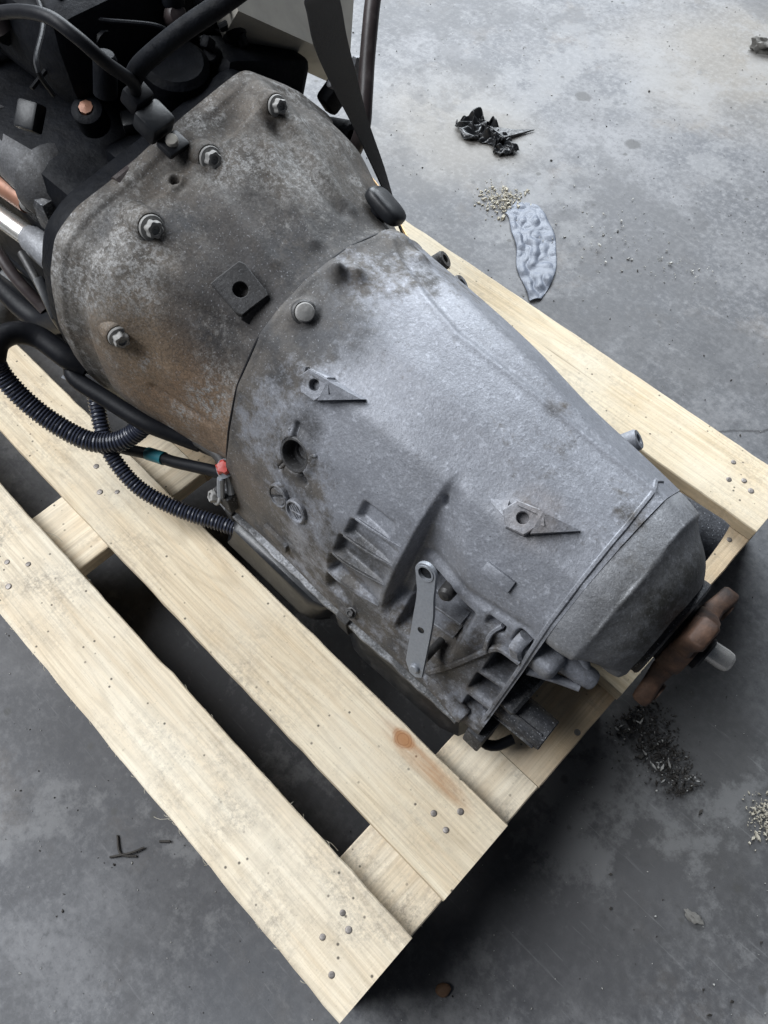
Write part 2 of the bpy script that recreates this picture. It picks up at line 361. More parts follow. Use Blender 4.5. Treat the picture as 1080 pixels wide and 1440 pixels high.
def casting(name, light, darkc, dirt, lo, hi, patches=(), flake=0.0, rough=.5, metal=.3, grad=(), dirt2=None, fl_at=(), gw=.13, sv=.6):
    """cast aluminium: sandy grain, grime with ragged edges (thicker along grad = (axis, from, to, amount)), pale corrosion flakes;
    patches = (centre, radius, colour, amount), stains in the gearbox's own space"""
    t = NT(name)
    g = t.noise(430, 3, .75); g2 = t.noise(170, 5, .7); mid = t.noise(40, 6, .65); big = t.noise(10, 5, .6); vb = t.noise(4.5, 3, .5)
    gr = t.ramp(g, (.5 - gw, 0.0), (.5 + gw, 1.0))
    c = t.mix(gr, darkc, light)
    c = t.mix(t.ramp(mid, (.36, .55), (.62, 0.0)), c, tuple(x * .55 for x in light))
    c = t.mix(t.ramp(g2, (.56, 0.0), (.70, .6)), c, tuple(min(1, x * 1.5) for x in light))
    f = t.math('ADD', t.math('MULTIPLY', big, .42), t.math('ADD', t.math('MULTIPLY', t.noise(62, 9, .75), .38), t.math('MULTIPLY', vb, .2)))
    sx = t.sep()
    for ax, v0, v1, am in grad:
        f = t.math('ADD', f, t.math('MULTIPLY', t.math('DIVIDE', t.math('SUBTRACT', sx[ax], v0), v1 - v0, True), am))
    f = t.ramp(f, (lo, 0.0), (hi, 1.0))
    d2 = dirt2 or tuple(x * 1.8 for x in dirt)
    dc = t.mix(t.ramp(t.noise(23, 6, .7), (.38, 0.0), (.62, 1.0)), dirt, d2); dc = t.mix(gr, t.mix(0.45, dc, (.0, .0, .0)), dc)
    c = t.mix(t.math('MULTIPLY', f, .92), c, dc)
    keep = None
    for ctr, rad, col, amt in patches:
        k = t.math('MULTIPLY', t.ball(ctr, rad, rad * .8, 30), t.ramp(t.noise(95, 8, .75), (.38, .5), (.54, 1.0)))
        if max(col) < .06: q = t.math('SUBTRACT', 1.0, t.math('MULTIPLY', k, .95)); keep = t.math('MULTIPLY', keep, q) if keep else q
        c = t.mix(t.math('MULTIPLY', k, amt), c, t.mix(gr, tuple(x * .6 for x in col), tuple(x * 1.35 for x in col)))
    if flake:
        a = t.noise(165, 9, .82); h = t.ramp(t.noise(16, 6, .7), (.47, 0.0), (.61, 1.0))
        for ctr, rad in fl_at: h = t.math('MAXIMUM', h, t.math('MULTIPLY', t.ball(ctr, rad, rad * .9, 22), .9))
        k = t.math('MULTIPLY', t.ramp(a, (.485, 0.0), (.535, 1.0)), t.math('MULTIPLY', h, flake))
        if keep: k = t.math('MULTIPLY', k, keep)
        c = t.mix(k, c, t.mix(gr, (.13, .127, .122), (.33, .325, .318)))
    sp = t.ramp(t.noise(520, 2, .5), (.64, 0.0), (.72, sv)); c = t.mix(sp, c, (.42, .43, .46))
    pit = t.math('MULTIPLY', t.ramp(t.voro(130), (.05, 1.0), (.10, 0.0)), t.ramp(t.noise(40, 2), (.5, 0.0), (.6, .8))); c = t.mix(pit, c, (.03, .03, .03))
    r = t.math('ADD', t.math('MULTIPLY', g2, .3), rough - .12)
    nb = t.bump(g2, .3, .0018); nb = t.bump(g, .22, .0011, nb); nb = t.bump(mid, .22, .005, nb)
    M[name] = t.done(c, t.math('ADD', r, t.math('MULTIPLY', f, .15), True), t.math('MULTIPLY', t.math('SUBTRACT', 1.0, f), metal), nb); return M[name]
O = (-.3, YC, .144)
def L(x, y, z): return (x - O[0], y - O[1], z - O[2])
casting('cast_case', (.285, .296, .328), (.145, .151, .168), (.030, .028, .027), .545, .62,
        [(L(-.43, .40, .46), .05, (.045, .043, .042), .9), (L(-.37, .39, .445), .05, (.065, .068, .076), .8), (L(-.355, .315, .39), .026, (.05, .05, .054), .95),
         (L(-.41, .275, .28), .045, (.10, .08, .064), .8), (L(-.265, .275, .305), .042, (.05, .048, .046), .9), (L(-.24, .28, .315), .04, (.065, .063, .062), .8), (L(-.24, .268, .235), .03, (.045, .044, .043), .8), (L(-.17, .28, .31), .045, (.05, .05, .052), .85),
         (L(-.10, .30, .26), .045, (.04, .04, .043), .85), (L(-.14, .37, .42), .035, (.22, .185, .165), .45), (L(-.195, .462, .425), .012, (.05, .045, .042), .7)], 0.10, .52, .28,
        ((0, .03, -.14, .15), (2, .21, .06, .08)), (.095, .08, .064), (), .24, .3)
casting('cast_bell', (.185, .174, .16), (.075, .069, .061), (.034, .029, .024), .39, .51,
        [(L(-.518, .27, .345), .10, (.165, .105, .062), .92), (L(-.47, .28, .31), .08, (.155, .105, .068), .88), (L(-.56, .28, .385), .07, (.13, .098, .066), .7), (L(-.465, .40, .45), .11, (.022, .021, .022), 1.0),
         (L(-.48, .335, .425), .075, (.030, .027, .026), 1.0), (L(-.53, .40, .47), .05, (.04, .036, .034), .8), (L(-.455, .47, .45), .06, (.028, .027, .027), .95), (L(-.56, .36, .47), .035, (.028, .028, .030), .9), (L(-.62, .31, .45), .028, (.05, .05, .052), .9)], 0.95, .58, .15,
        (), (.09, .072, .055), ((L(-.575, .30, .455), .07), (L(-.535, .47, .48), .06), (L(-.565, .43, .48), .05), (L(-.47, .285, .345), .03)), .15, .28)
casting('cast_rear', (.28, .286, .302), (.14, .144, .154), (.045, .043, .039), .56, .66, [(L(-.012, .40, .36), .085, (.045, .043, .037), .95), (L(-.015, .47, .36), .06, (.048, .046, .041), .85)], 0.1, .50, .3, (), (.09, .083, .072), (), .24, .3)  # rear face grime, laid on darker to paint in that face's shade
casting('cast_edge', (.42, .43, .45), (.15, .155, .165), (.04, .04, .04), .46, .54, [], .6, .45, .3)
casting('cast_mid', (.088, .089, .094), (.04, .04, .042), (.02, .019, .019), .46, .56, [], .08, .52, .2, (), None, (), .15, .15)
casting('cast_dark', (.06, .063, .071), (.024, .025, .029), (.010, .010, .011), .46, .58, [], .35, .48, .25)
def wood(name, knots=(), pale=(.66, .57, .42), warm=(.56, .43, .27), grey=.5, streak=()):
    t = NT(name)
    oi = t.n.new('ShaderNodeObjectInfo'); off = t.n.new('ShaderNodeVectorMath'); off.operation = 'ADD'
    t.l.new(t.tc.outputs['Object'], off.inputs[0])
    cmb = t.n.new('ShaderNodeCombineXYZ'); rr = t.math('MULTIPLY', oi.outputs['Random'], 37.0)
    for i in range(3): t.l.new(rr, cmb.inputs[i])
    t.l.new(cmb.outputs[0], off.inputs[1]); P = off.outputs[0]
    gm = t.mapping(P, scale=(1.1, 16, 16)); grain = t.noise(4.5, 6, .6, gm, .6)
    gf = t.noise(60, 4, .7, t.mapping(P, scale=(.12, 6, 6)))
    saw = t.noise(150, 3, .6, t.mapping(P, rot=(0, 0, .25), scale=(5, .35, 1)))
    c = t.mix(t.ramp(grain, (.35, 0.0), (.68, 1.0)), pale, warm)
    c = t.mix(t.ramp(gf, (.42, 0.0), (.70, .55)), c, tuple(x * .62 for x in warm))
    lines = t.ramp(t.math('SINE', t.math('MULTIPLY', t.noise(1.6, 2, .5, t.mapping(P, scale=(.8, 9, 9)), .3), 90.0)), (.55, 0.0), (1.0, .28)); c = t.mix(lines, c, tuple(x * .62 for x in warm))
    c = t.mix(t.ramp(t.noise(6, 5, .6, P), (.45, 0.0), (.7, .45)), c, (.70, .66, .56))
    fz = t.math('MULTIPLY', t.ramp(t.noise(9, 5, .65, P), (.44, 0.0), (.64, 1.0)), t.ramp(t.noise(170, 8, .8, P), (.44, 0.0), (.60, grey)))
    c = t.mix(fz, c, (.24, .21, .175))
    dots = t.math('MULTIPLY', t.ramp(t.voro(75, 'F1', P), (.07, 1.0), (.13, 0.0)), t.ramp(t.noise(22, 3, .5, P), (.46, 0.0), (.56, .85)))
    c = t.mix(dots, c, (.05, .045, .04))
    fleck = t.ramp(t.noise(420, 4, .7, P), (.62, 0.0), (.72, .55)); c = t.mix(fleck, c, (.2, .175, .14))
    nb = t.bump(grain, .2, .002); nb = t.bump(saw, .3, .0012, nb); nb = t.bump(t.noise(350, 5, .7, P), .3, .001, nb)
    for (kx, ky, ln) in knots:
        w = t.mapping(P, scale=(3, 40, 1)); fib = t.ramp(t.noise(3, 4, .6, w), (.35, .25), (.65, 1.0))
        st = t.ball((kx + ln * .42, ky - .003, 0), 1.0, .3, 40, (1 / ln, 1 / .013, 0)); c = t.mix(t.math('MULTIPLY', st, t.math('MULTIPLY', fib, .95)), c, (.38, .19, .08))
        kn = t.ramp(t.ball((kx, ky, 0), .0165, .010, 70, (1, 1.45, 0)), (.15, 0.0), (.75, 1.0)); c = t.mix(t.math('MULTIPLY', kn, .85), c, (.36, .17, .07))
        rg = t.math('SINE', t.math('MULTIPLY', t.ramp(t.ball((kx, ky, 0), .0165, .003, 60, (1, 1.2, 0)), (0, 0.0), (1, 1.0)), 22.0)); c = t.mix(t.math('MULTIPLY', t.math('MULTIPLY', kn, t.math('GREATER_THAN', rg, .55)), .5), c, (.22, .10, .045))
    sp = t.noise(9, 4, .6, t.mapping(P, scale=(.25, 9, 9))); c = t.mix(t.ramp(sp, (.70, 0.0), (.74, .7)), c, (.16, .11, .065))
    M[name] = t.done(c, .82, 0, nb, .25); return M[name]
wood('pine_white', (), (.74, .66, .52), (.64, .53, .38), .75)
wood('pine_knot', ((.468, .034, .075),), (.74, .65, .49), (.63, .51, .35), .5)
wood('pine_warm', (), (.68, .58, .42), (.58, .46, .30), .5)
wood('pine_pink', ((.03, .05, .006),), (.66, .53, .36), (.58, .43, .27), .4)
def concrete():
    t = NT('concrete'); a = t.noise(1.6, 6, .6, None, .1); b = t.noise(9, 7, .62); cfine = t.noise(90, 6, .7); g = t.noise(600, 3, .7)
    c = t.ramp(a, (.32, (.080, .081, .086)), (.5, (.118, .119, .124)), (.68, (.155, .155, .157)))
    c = t.mix(t.ramp(b, (.40, .85), (.58, 0.0)), c, (.062, .064, .071))
    c = t.mix(t.ramp(t.noise(4, 7, .68, t.mapping(loc=(7, 2, 0)), .1), (.52, 0.0), (.66, .6)), c, (.20, .20, .205))
    c = t.mix(t.ramp(t.noise(5, 7, .7, t.mapping(loc=(1, 9, 0)), .1), (.56, 0.0), (.68, .45)), c, (.15, .125, .10))
    c = t.mix(t.ramp(cfine, (.48, 0.0), (.66, .7)), c, (.20, .20, .205))
    c = t.mix(t.ramp(cfine, (.33, .7), (.46, 0.0)), c, (.05, .05, .054))
    c = t.mix(t.ramp(t.noise(260, 5, .75), (.60, 0.0), (.72, .45)), c, (.26, .26, .26)); c = t.mix(t.ramp(t.noise(200, 5, .75, t.mapping(loc=(3, 5, 1))), (.58, 0.0), (.68, .6)), c, (.04, .04, .043))
    c = t.mix(t.ramp(g, (.62, 0.0), (.75, .35)), c, (.34, .34, .34))
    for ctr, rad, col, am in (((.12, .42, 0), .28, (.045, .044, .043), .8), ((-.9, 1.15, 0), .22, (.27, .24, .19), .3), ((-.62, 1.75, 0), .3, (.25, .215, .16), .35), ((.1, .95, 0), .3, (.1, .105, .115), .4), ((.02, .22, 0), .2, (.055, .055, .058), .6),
                              ((-.35, .2, 0), .45, (.026, .026, .029), .85), ((-.05, -.06, 0), .12, (.085, .09, .10), .55)):  # oily stain under the pallet, deepened to paint the shade in the gaps
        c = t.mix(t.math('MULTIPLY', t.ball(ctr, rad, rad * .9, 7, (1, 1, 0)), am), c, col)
    st = t.ramp(t.noise(2.6, 9, .72, t.mapping(loc=(4, 1, 0)), .15), (.515, 0.0), (.555, .45)); c = t.mix(st, c, (.06, .06, .063))
    st = t.ramp(t.noise(3.4, 9, .75, t.mapping(loc=(9, 6, 0)), .1), (.53, 0.0), (.58, .35)); c = t.mix(st, c, (.23, .23, .23))
    vd = t.math('ADD', t.voro(5.5), t.math('MULTIPLY', t.math('SUBTRACT', t.noise(30, 5, .7), .5), .16)); c = t.mix(t.ramp(vd, (.07, .7), (.10, 0.0)), c, (.04, .039, .038))
    vd = t.math('ADD', t.voro(17, 'F1', t.mapping(loc=(2.3, .7, 0))), t.math('MULTIPLY', t.math('SUBTRACT', t.noise(60, 5, .7), .5), .2)); c = t.mix(t.ramp(vd, (.05, .75), (.09, 0.0)), c, (.05, .049, .047))
    for an, lc, sd in ((.3, (.30, .30, .30), 1), (1.25, (.27, .27, .27), 5), (-.7, (.05, .05, .05), 9)):
        s2 = t.noise(30, 3, .6, t.mapping(loc=(sd, sd * 2, 0), rot=(0, 0, an), scale=(.35, 7, 1))); s2 = t.math('MULTIPLY', t.ramp(s2, (.67, 0.0), (.71, .16)), t.ramp(t.noise(3, 3, .5, t.mapping(loc=(sd, 1, 0))), (.48, 0.0), (.56, 1.0))); c = t.mix(s2, c, lc)
    sc = t.noise(22, 5, .7, t.mapping(rot=(0, 0, .6), scale=(.35, 6, 1))); c = t.mix(t.ramp(sc, (.62, 0.0), (.72, .22)), c, (.28, .28, .285))
    # one hairline crack running off to the right of the pallet
    v = t.sep(t.mapping(loc=(.186, -.856, 0))); al = t.mapping(t.mapping(loc=(.186, -.856, 0)), rot=(0, 0, -.76)); q = t.sep(al)
    ds = t.math('ABSOLUTE', t.math('ADD', q[1], t.math('MULTIPLY', t.math('SUBTRACT', t.noise(40, 4, .6), .5), .02)))
    crack = t.math('MULTIPLY', t.ramp(ds, (.0012, 1.0), (.0028, 0.0)), t.math('GREATER_THAN', q[0], 0.0)); c = t.mix(t.math('MULTIPLY', crack, .85), c, (.02, .02, .021))
    r = t.ramp(t.math('ADD', t.math('MULTIPLY', b, .6), t.math('MULTIPLY', cfine, .4)), (.3, .55), (.7, .8))
    nb = t.bump(cfine, .10, .002); nb = t.bump(b, .2, .006, nb); nb = t.bump(g, .15, .001, nb)
    M['concrete'] = t.done(c, r, 0, nb, .5)
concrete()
def film(name, col, rough, alpha=1.0):
    t = NT(name); n = t.noise(60, 5, .6); t.done(t.mix(n, tuple(x * .7 for x in col), tuple(x * 1.3 for x in col)), rough, 0, t.bump(t.noise(140, 4, .6), .5, .002))
    t.b.inputs['Alpha'].default_value = alpha; M[name] = t.m
film('black_film', (.015, .016, .018), .28); film('grey_film', (.14, .157, .195), .45, .85)
# ================================================================== SETTING
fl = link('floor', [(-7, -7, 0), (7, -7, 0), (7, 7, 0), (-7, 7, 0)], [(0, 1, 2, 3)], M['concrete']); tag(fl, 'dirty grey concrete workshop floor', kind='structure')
# ================================================================== PALLET
PT = .144
pal = thing('pallet', 'pale timber pallet under the gearbox, with wide gaps between its boards', 'pallet', (-.6, .392, 0))
def plank(x0, x1, y0, y1, z0, z1, name, mat, rot=False, rough=.0003, seed=0):
    """a sawn plank with slightly uneven edges; its own origin so that the grain follows it"""
    g = np.random.default_rng(seed)
    lx, ly = (y1 - y0, x1 - x0) if rot else (x1 - x0, y1 - y0); lz = z1 - z0
    n = max(2, int(lx / .02)); v = []; f = []
    b = .0013
    sec = [(-1, -1, 0, b), (-1, 1, 0, -b), (-1, 1, b, 0), (1, 1, -b, 0), (1, 1, 0, -b), (1, -1, 0, b), (1, -1, -b, 0), (-1, -1, b, 0)]
    for i in range(n + 1):
        e1, e2, e3 = g.normal(0, rough, 3) if 0 < i < n else (0, 0, 0)
        for sy, sz, oy, oz in sec:
            v.append((-lx / 2 + lx * i / n, sy * ly / 2 + oy + (e1 if sy < 0 else e2), sz * lz / 2 + oz + (e3 * .4 if sz > 0 else 0)))
    m = len(sec)
    for i in range(n):
        for k in range(m): f.append((i * m + k, i * m + (k + 1) % m, (i + 1) * m + (k + 1) % m, (i + 1) * m + k))
    f.append(tuple(range(m))); f.append(tuple(n * m + k for k in range(m - 1, -1, -1)))
    me = bpy.data.meshes.new(name); me.from_pydata(v, [], f); me.materials.append(M[mat])
    bm = bmesh.new(); bm.from_mesh(me); bmesh.ops.recalc_face_normals(bm, faces=bm.faces); bm.to_mesh(me); bm.free()
    o = bpy.data.objects.new(name, me); COL.objects.link(o); o.parent = pal
    c = np.array([(x0 + x1) / 2, (y0 + y1) / 2, (z0 + z1) / 2]); o.location = c - np.array(pal['_o'])
    if rot: o.rotation_euler = (0, 0, math.pi / 2)
    o['_o'] = tuple(c); o['_r'] = 1 if rot else 0
    return o
bd = [plank(-1.2, 0, 0, .094, PT - .022, PT, 'board', 'pine_white', seed=1, rough=.0005), plank(-1.2, 0, .138, .232, PT - .022, PT, 'board', 'pine_knot', seed=2),
      plank(-1.2, .002, .417, .511, PT - .022, PT, 'board', 'pine_warm', seed=3), plank(-1.2, -.001, .69, .784, PT - .022, PT, 'board', 'pine_warm', seed=4)]
cbs = []
for i, (x0, x1) in enumerate(((-.1, -.001), (-.65, -.55), (-1.2, -1.1))):
    cbs.append(plank(x0, x1, .002, .286, PT - .0445, PT - .0225, 'crossboard', 'pine_white', True, seed=10 + i))
    cbs.append(plank(x0 - .002, x1 + .001, .2868, .782, PT - .0445, PT - .0232, 'crossboard', 'pine_pink', True, seed=20 + i))
    for y0, y1 in ((.003, .097), (.345, .44), (.685, .78)): plank(x0 + .001, x1 - .004, y0, y1, .0225, PT - .045, 'block', 'pine_warm', seed=30 + i)
for y0, y1 in ((.003, .097), (.345, .44), (.685, .78)): plank(-1.199, -.003, y0, y1, 0.0005, .022, 'bottom_board', 'pine_warm', seed=50)
_nail = MB().lathe(Matrix.Identity(4), [(.0001, .0004), (.0028, .0006), (.0034, .0003), (.0036, -.0008)], 12, False)
_nm = bpy.data.meshes.new('nail'); _nm.from_pydata(_nail.v, [], _nail.f); _nm.materials.append(M['nail_steel']); _nm.shade_smooth()
def nail(b, x, y, z):
    o = bpy.data.objects.new('nail', _nm); COL.objects.link(o); o.parent = b
    d = Vector((x, y, z)) - Vector(b['_o'])
    o.location = Matrix.Rotation(-math.pi / 2 if b['_r'] else 0, 3, 'Z') @ d
    o.rotation_euler = (random.uniform(-.15, .15), random.uniform(-.15, .15), random.uniform(0, 6)); s_ = random.uniform(.85, 1.15); o.scale = (s_, s_, 1)
for b, lst in ((bd[0], [(-.061, .063), (-.047, .057), (-.060, .036), (-.032, .021), (-.604, .041), (-.584, .057), (-.576, .025)]),
               (bd[1], [(-.060, .188), (-.041, .185), (-.042, .208), (-.639, .192), (-.605, .173), (-.590, .188)]),
               (bd[3], [(-.074, .756), (-.064, .730), (-.050, .742), (-.036, .735)])):
    for x, y in lst: nail(b, x, y, PT + .0001)
nail(cbs[1], -.007, .360, PT - .0231); nail(cbs[1], -.032, .676, PT - .0231); nail(cbs[1], -.018, .675, PT - .0231)
# torn fibres on the outer board's edge
fb = MB()
for i in range(60):
    e = random.choice((0, 0, 0, 1)); x = random.uniform(-.62, -.005); b = random.uniform(.002, .007) if i % 20 else random.uniform(.015, .026)
    y = 0.0005 if e == 0 else .0935; sg = -1 if e == 0 else 1
    p0 = np.array([x, y, PT - random.uniform(.0005, .012)]); a = random.uniform(-1.2, 1.2)
    p2 = p0 + np.array([math.sin(a) * b * 1.3, sg * math.cos(a) * b * .6, random.uniform(-.3, .12) * b]); p1 = (p0 + p2) / 2 + np.array([0, sg * b * .12, random.uniform(-.1, .2) * b])
    fb.tube(spline([p0, p1, p2], .004), .00028, 4)
o = fb.out('splinter_fringe', M['wood_shaving'], pal); o['kind'] = 'stuff'
# ================================================================== GEARBOX
gb = thing('gearbox', 'grey cast aluminium automatic gearbox lying across the pallet, its bell housing bolted to the engine', 'gearbox', O)
def grid(tab, x, th, rel, name, mat):
    P, _ = skin(tab, x, th, rel); n, m = P.shape[:2]
    idx = np.arange(n * m).reshape(n, m)
    f = np.stack([idx[:-1, :-1], idx[1:, :-1], idx[1:, 1:], idx[:-1, 1:]], -1).reshape(-1, 4)
    return link(name, P.reshape(-1, 3), f, mat, gb, angle=0)
bell = grid(_BELL, np.arange(-.645, -.4365, .0015), TH, relief_bell, 'bell_housing', M['cast_bell'])
TF = np.unique(np.concatenate([np.arange(-180, -75, 6.), np.arange(-75, 60, .6), np.arange(60, 134, .35), np.arange(134, 180.1, 5.)]))
case = grid(_CASE, np.arange(-.44, -.0745, .0012), TF, relief_case, 'main_case', M['cast_case'])
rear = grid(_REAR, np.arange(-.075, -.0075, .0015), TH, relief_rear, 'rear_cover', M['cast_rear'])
XP = Vector((1, 0, 0))
def sweep(name, tab, path, w, h0, h1, mat, parent, rel=None, ext=()):
    """a cast rib: rectangular section (rounded crest) along (x, t) points on a casting"""
    pts = []; nn = []
    P = [np.array(p, float) for p in path]
    for a, b in zip(P[:-1], P[1:]):
        n = max(2, int(max(abs(b[0] - a[0]) / .004, abs(b[1] - a[1]) / 2.5)))
        for u in np.linspace(0, 1, n, endpoint=False): q = a + (b - a) * u; p_, n_ = on(tab, q[0], q[1]); pts.append(np.array(p_)); nn.append(np.array(n_))
    p_, n_ = on(tab, *P[-1]); pts.append(np.array(p_)); nn.append(np.array(n_))
    for p_, n_ in ext: pts.append(np.array(p_, float)); nn.append(np.array(n_, float))
    pts = np.array(pts); nn = np.array(nn)
    for _ in range(2): pts[1:-1] = (pts[:-2] + 2 * pts[1:-1] + pts[2:]) / 4; nn[1:-1] = (nn[:-2] + 2 * nn[1:-1] + nn[2:]) / 4
    T = np.gradient(pts, axis=0); S = np.cross(T, nn); S /= np.linalg.norm(S, axis=1)[:, None]
    v = []; f = []; m = 6; H = np.full(len(pts), h1) if np.isscalar(h1) else np.interp(np.linspace(0, 1, len(pts)), np.linspace(0, 1, len(h1)), h1)
    for k in range(len(pts)):
        for sx, hh in ((-.5, h0), (-.5, H[k] - w * .2), (-.28, H[k]), (.28, H[k]), (.5, H[k] - w * .2), (.5, h0)): v.append(pts[k] + S[k] * w * sx + nn[k] * hh)
    for k in range(len(pts) - 1):
        for i in range(m): f.append((k * m + i, k * m + (i + 1) % m, (k + 1) * m + (i + 1) % m, (k + 1) * m + i))
    f.append(tuple(range(m))); f.append(tuple((len(pts) - 1) * m + i for i in range(m - 1, -1, -1)))
    return link(name, v, f, mat, parent, angle=40)
def prism_hole(mb, M4, poly, h0, h1, r, depth, n=28, ch=.0009):
    ang = [2 * math.pi * i / n for i in range(n)]; out = []
    for a in ang:
        c, s_ = math.cos(a), math.sin(a); best = 1e9
        for (x0, y0), (x1, y1) in zip(poly, poly[1:] + poly[:1]):
            dx, dy = x1 - x0, y1 - y0; det = -c * dy + s_ * dx
            if abs(det) < 1e-12: continue
            t = (-x0 * dy + y0 * dx) / det; u = (c * y0 - s_ * x0) / det
            if t > 0 and -1e-6 <= u <= 1 + 1e-6: best = min(best, t)
        out.append((best * c, best * s_))
    rings = [[(x, y, h0) for x, y in out], [(x, y, h1 - ch) for x, y in out], [(x * (1 - ch / math.hypot(x, y)), y * (1 - ch / math.hypot(x, y)), h1) for x, y in out],
             [((r + .0006) * math.cos(a), (r + .0006) * math.sin(a), h1) for a in ang], [(r * math.cos(a), r * math.sin(a), h1 - .0006) for a in ang], [(r * math.cos(a), r * math.sin(a), h1 - depth) for a in ang]]
    v = [M4 @ Vector(p) for q in rings for p in q]; f = []
    for k in range(len(rings) - 1):
        for i in range(n): j = (i + 1) % n; f.append((k * n + i, k * n + j, (k + 1) * n + j, (k + 1) * n + i))
    f.append(tuple((len(rings) - 1) * n + i for i in range(n)))
    return mb.add(v, f)
def wedge(mb, M4, poly, hs, base):
    n = len(poly); v = [M4 @ Vector((x, y, base)) for x, y in poly] + [M4 @ Vector((x, y, h)) for (x, y), h in zip(poly, hs)]
    f = [tuple(range(n - 1, -1, -1)), tuple(range(n, 2 * n))] + [(i, (i + 1) % n, n + (i + 1) % n, n + i) for i in range(n)]
    return mb.add(v, f)
# --- flange bolts of the bell: axis along the gearbox
def flange_bolt(p, ax, s_=1.0, boss=.03, name='flange_bolt', mat='steel_bolt', par=gb):
    M4 = frame(p, ax, (0, .3, 1)) @ Matrix.Rotation(random.uniform(0, 6), 4, 'Z') @ Matrix.Scale(s_, 4)
    if boss:
        MB().lathe(M4, [(.0165, -boss), (.0145, -.004), (.0135, -.0015), (.0125, -.0005), (.001, -.0004)], 28).out('bolt_boss', M['cast_bell'], par)
    b = MB().lathe(M4, [(.0112, -.001), (.0115, .0012), (.0108, .0024), (.0075, .003)], 24, False).out(name, M[mat], par)
    MB().lathe(M4, [(.0076, .002), (.0074, .0085), (.0066, .0098), (.0042, .0099), (.0038, .0078), (.0005, .0076)], 36, False, lambda i, k: 1 + (.09 * math.cos(6 * 2 * math.pi * i / 36) if k < 3 else 0)).out('bolt_head', M[mat], b)
for (x, t, s_) in BOLTS:
    p, n = on(_BELL, x, t); flange_bolt(p + n * .002 + XP * .004, (XP * .93 + n * .36), s_)
# --- square eye lug of the bell
p, n = on(_BELL, -.481, 27.5); M4 = frame(p, n * .95 + XP * .1, Vector((1, -.12, 0)))
mb = MB(); prism_hole(mb, M4, [(-.022, -.017), (.018, -.017), (.020, .017), (-.020, .019)], -.02, .012, .0072, .02)
wedge(mb, M4, [(.0195, -.017), (.034, -.012), (.034, .012), (.0195, .017)], [.0085, -.006, -.006, .0085], -.02); mb.out('eye_lug', M['cast_mid'], bell)
# --- black breather cap
p, n = on(_BELL, -.474, -45); M4 = frame(p, n * .9 + Vector((0, 0, .4)), Vector((1, .15, 0))) @ Matrix.Translation((0, 0, 0))
MB().lathe(M4, [(.010, -.012), (.010, .006), (.012, .008)], 20).out('cap_stem', M['black_rubber'], gb)
bm = bmesh.new(); bmesh.ops.create_uvsphere(bm, u_segments=28, v_segments=16, radius=1)
for v in bm.verts:
    q = v.co; e = lambda a: math.copysign(abs(a) ** .62, a); v.co = Vector((e(q.x) * .0235, e(q.y) * .0155, e(q.z) * .0085))
mb = MB().bm(bm, M4 @ Matrix.Translation((.001, 0, .0135))); bm.free(); mb.out('breather_cap', M['black_plastic'], gb)
# --- studs, plugs, lugs and pads of the main case
p, n = on(_CASE, -.417, 18.5); M4 = frame(p + n * .004, n * .8 + XP * .55)
b = MB().lathe(M4, [(.0125, -.008), (.0115, .002), (.0098, .0035), (.0092, .003)], 24, False).out('stud_collar', M['dark_steel'], case)
MB().lathe(M4, [(.0088, .001), (.0088, .0075), (.0078, .0095), (.004, .0104), (.0002, .0106)], 26, False).out('stud', M['steel_bolt'], gb)
def eye_lug(x, t, rot, s_=1.0):
    p, n = on(_CASE, x, t); M4 = frame(p, n, XP) @ Matrix.Rotation(rot, 4, 'Z') @ Matrix.Scale(s_, 4); mb = MB()
    prism_hole(mb, M4, [(-.016, .000), (-.009, .0105), (.009, .011), (.0135, .001), (.006, -.0115), (-.009, -.011)], -.012, .0085, .0046, .014)
    wedge(mb, M4, [(-.009, .0095), (.0115, .0095), (.0165, .0005), (.0135, .0), (.0085, .0065), (-.007, .0068)], [.0115, .0115, .0115, .0108, .0108, .0108], -.01)
    wedge(mb, M4, [(.0115, .0092), (.0095, -.0085), (.041, .0085)], [.0118, .0112, .0055], -.012)
    wedge(mb, M4, [(-.0145, .0085), (-.0125, -.0045), (-.03, .004)], [.006, .0055, -.001], -.01)
    return mb.out('eye_lug', M['cast_case'], case, angle=25)
eye_lug(-.362, 37, .12, 1.12); eye_lug(-.148, 28.5, .28, 1.12)
def plug(x, t, rot, kind):
    p, n = on(_CASE, x, t); M4 = frame(p + n * .0012, n, XP) @ Matrix.Rotation(rot, 4, 'Z') @ Matrix.Scale(1.22, 4)
    rim = MB().lathe(M4, [(.0112, -.006), (.0108, .0022), (.0098, .0032), (.0088, .003), (.0082, .0008), (.0005, .0006)], 30, False).out('plug', M['cast_case'], gb)
    mb = MB()
    if kind == 0:
        for sg in (-1, 1):
            poly = [(.0079 * math.sin(a), sg * (.0013 + max(0, .0079 * math.cos(a) - .0013))) for a in np.linspace(-1.4, 1.4, 14)]
            mb.prism(M4, poly if sg > 0 else poly[::-1], .0, .0026, .0003)
    else:
        for k, yy in enumerate((-.0042, -.0014, .0014, .0042)):
            hw = math.sqrt(.0072 ** 2 - yy ** 2) * (.95, .7, .85, .9)[k]; mb.box(M4 @ Matrix.Translation((0, yy, .0014)), hw * 2, .0013, .0014, .0003)
        mb.box(M4 @ Matrix.Translation((.001, 0, .0016)) @ Matrix.Rotation(.9, 4, 'Z'), .012, .0014, .0014, .0003)
    mb.out('slotted_face', M['cast_case'], rim)
plug(-.359, 92.5, .7, 0); plug(-.334, 92.5, -.6, 1)
def pad(x, t, rot, lx, ly, h):
    p, n = on(_CASE, x, t); M4 = frame(p, n, XP) @ Matrix.Rotation(rot, 4, 'Z')
    MB().box(M4, lx, ly, h * 2, .0008, 2).out('raised_pad', M['cast_case'], case)
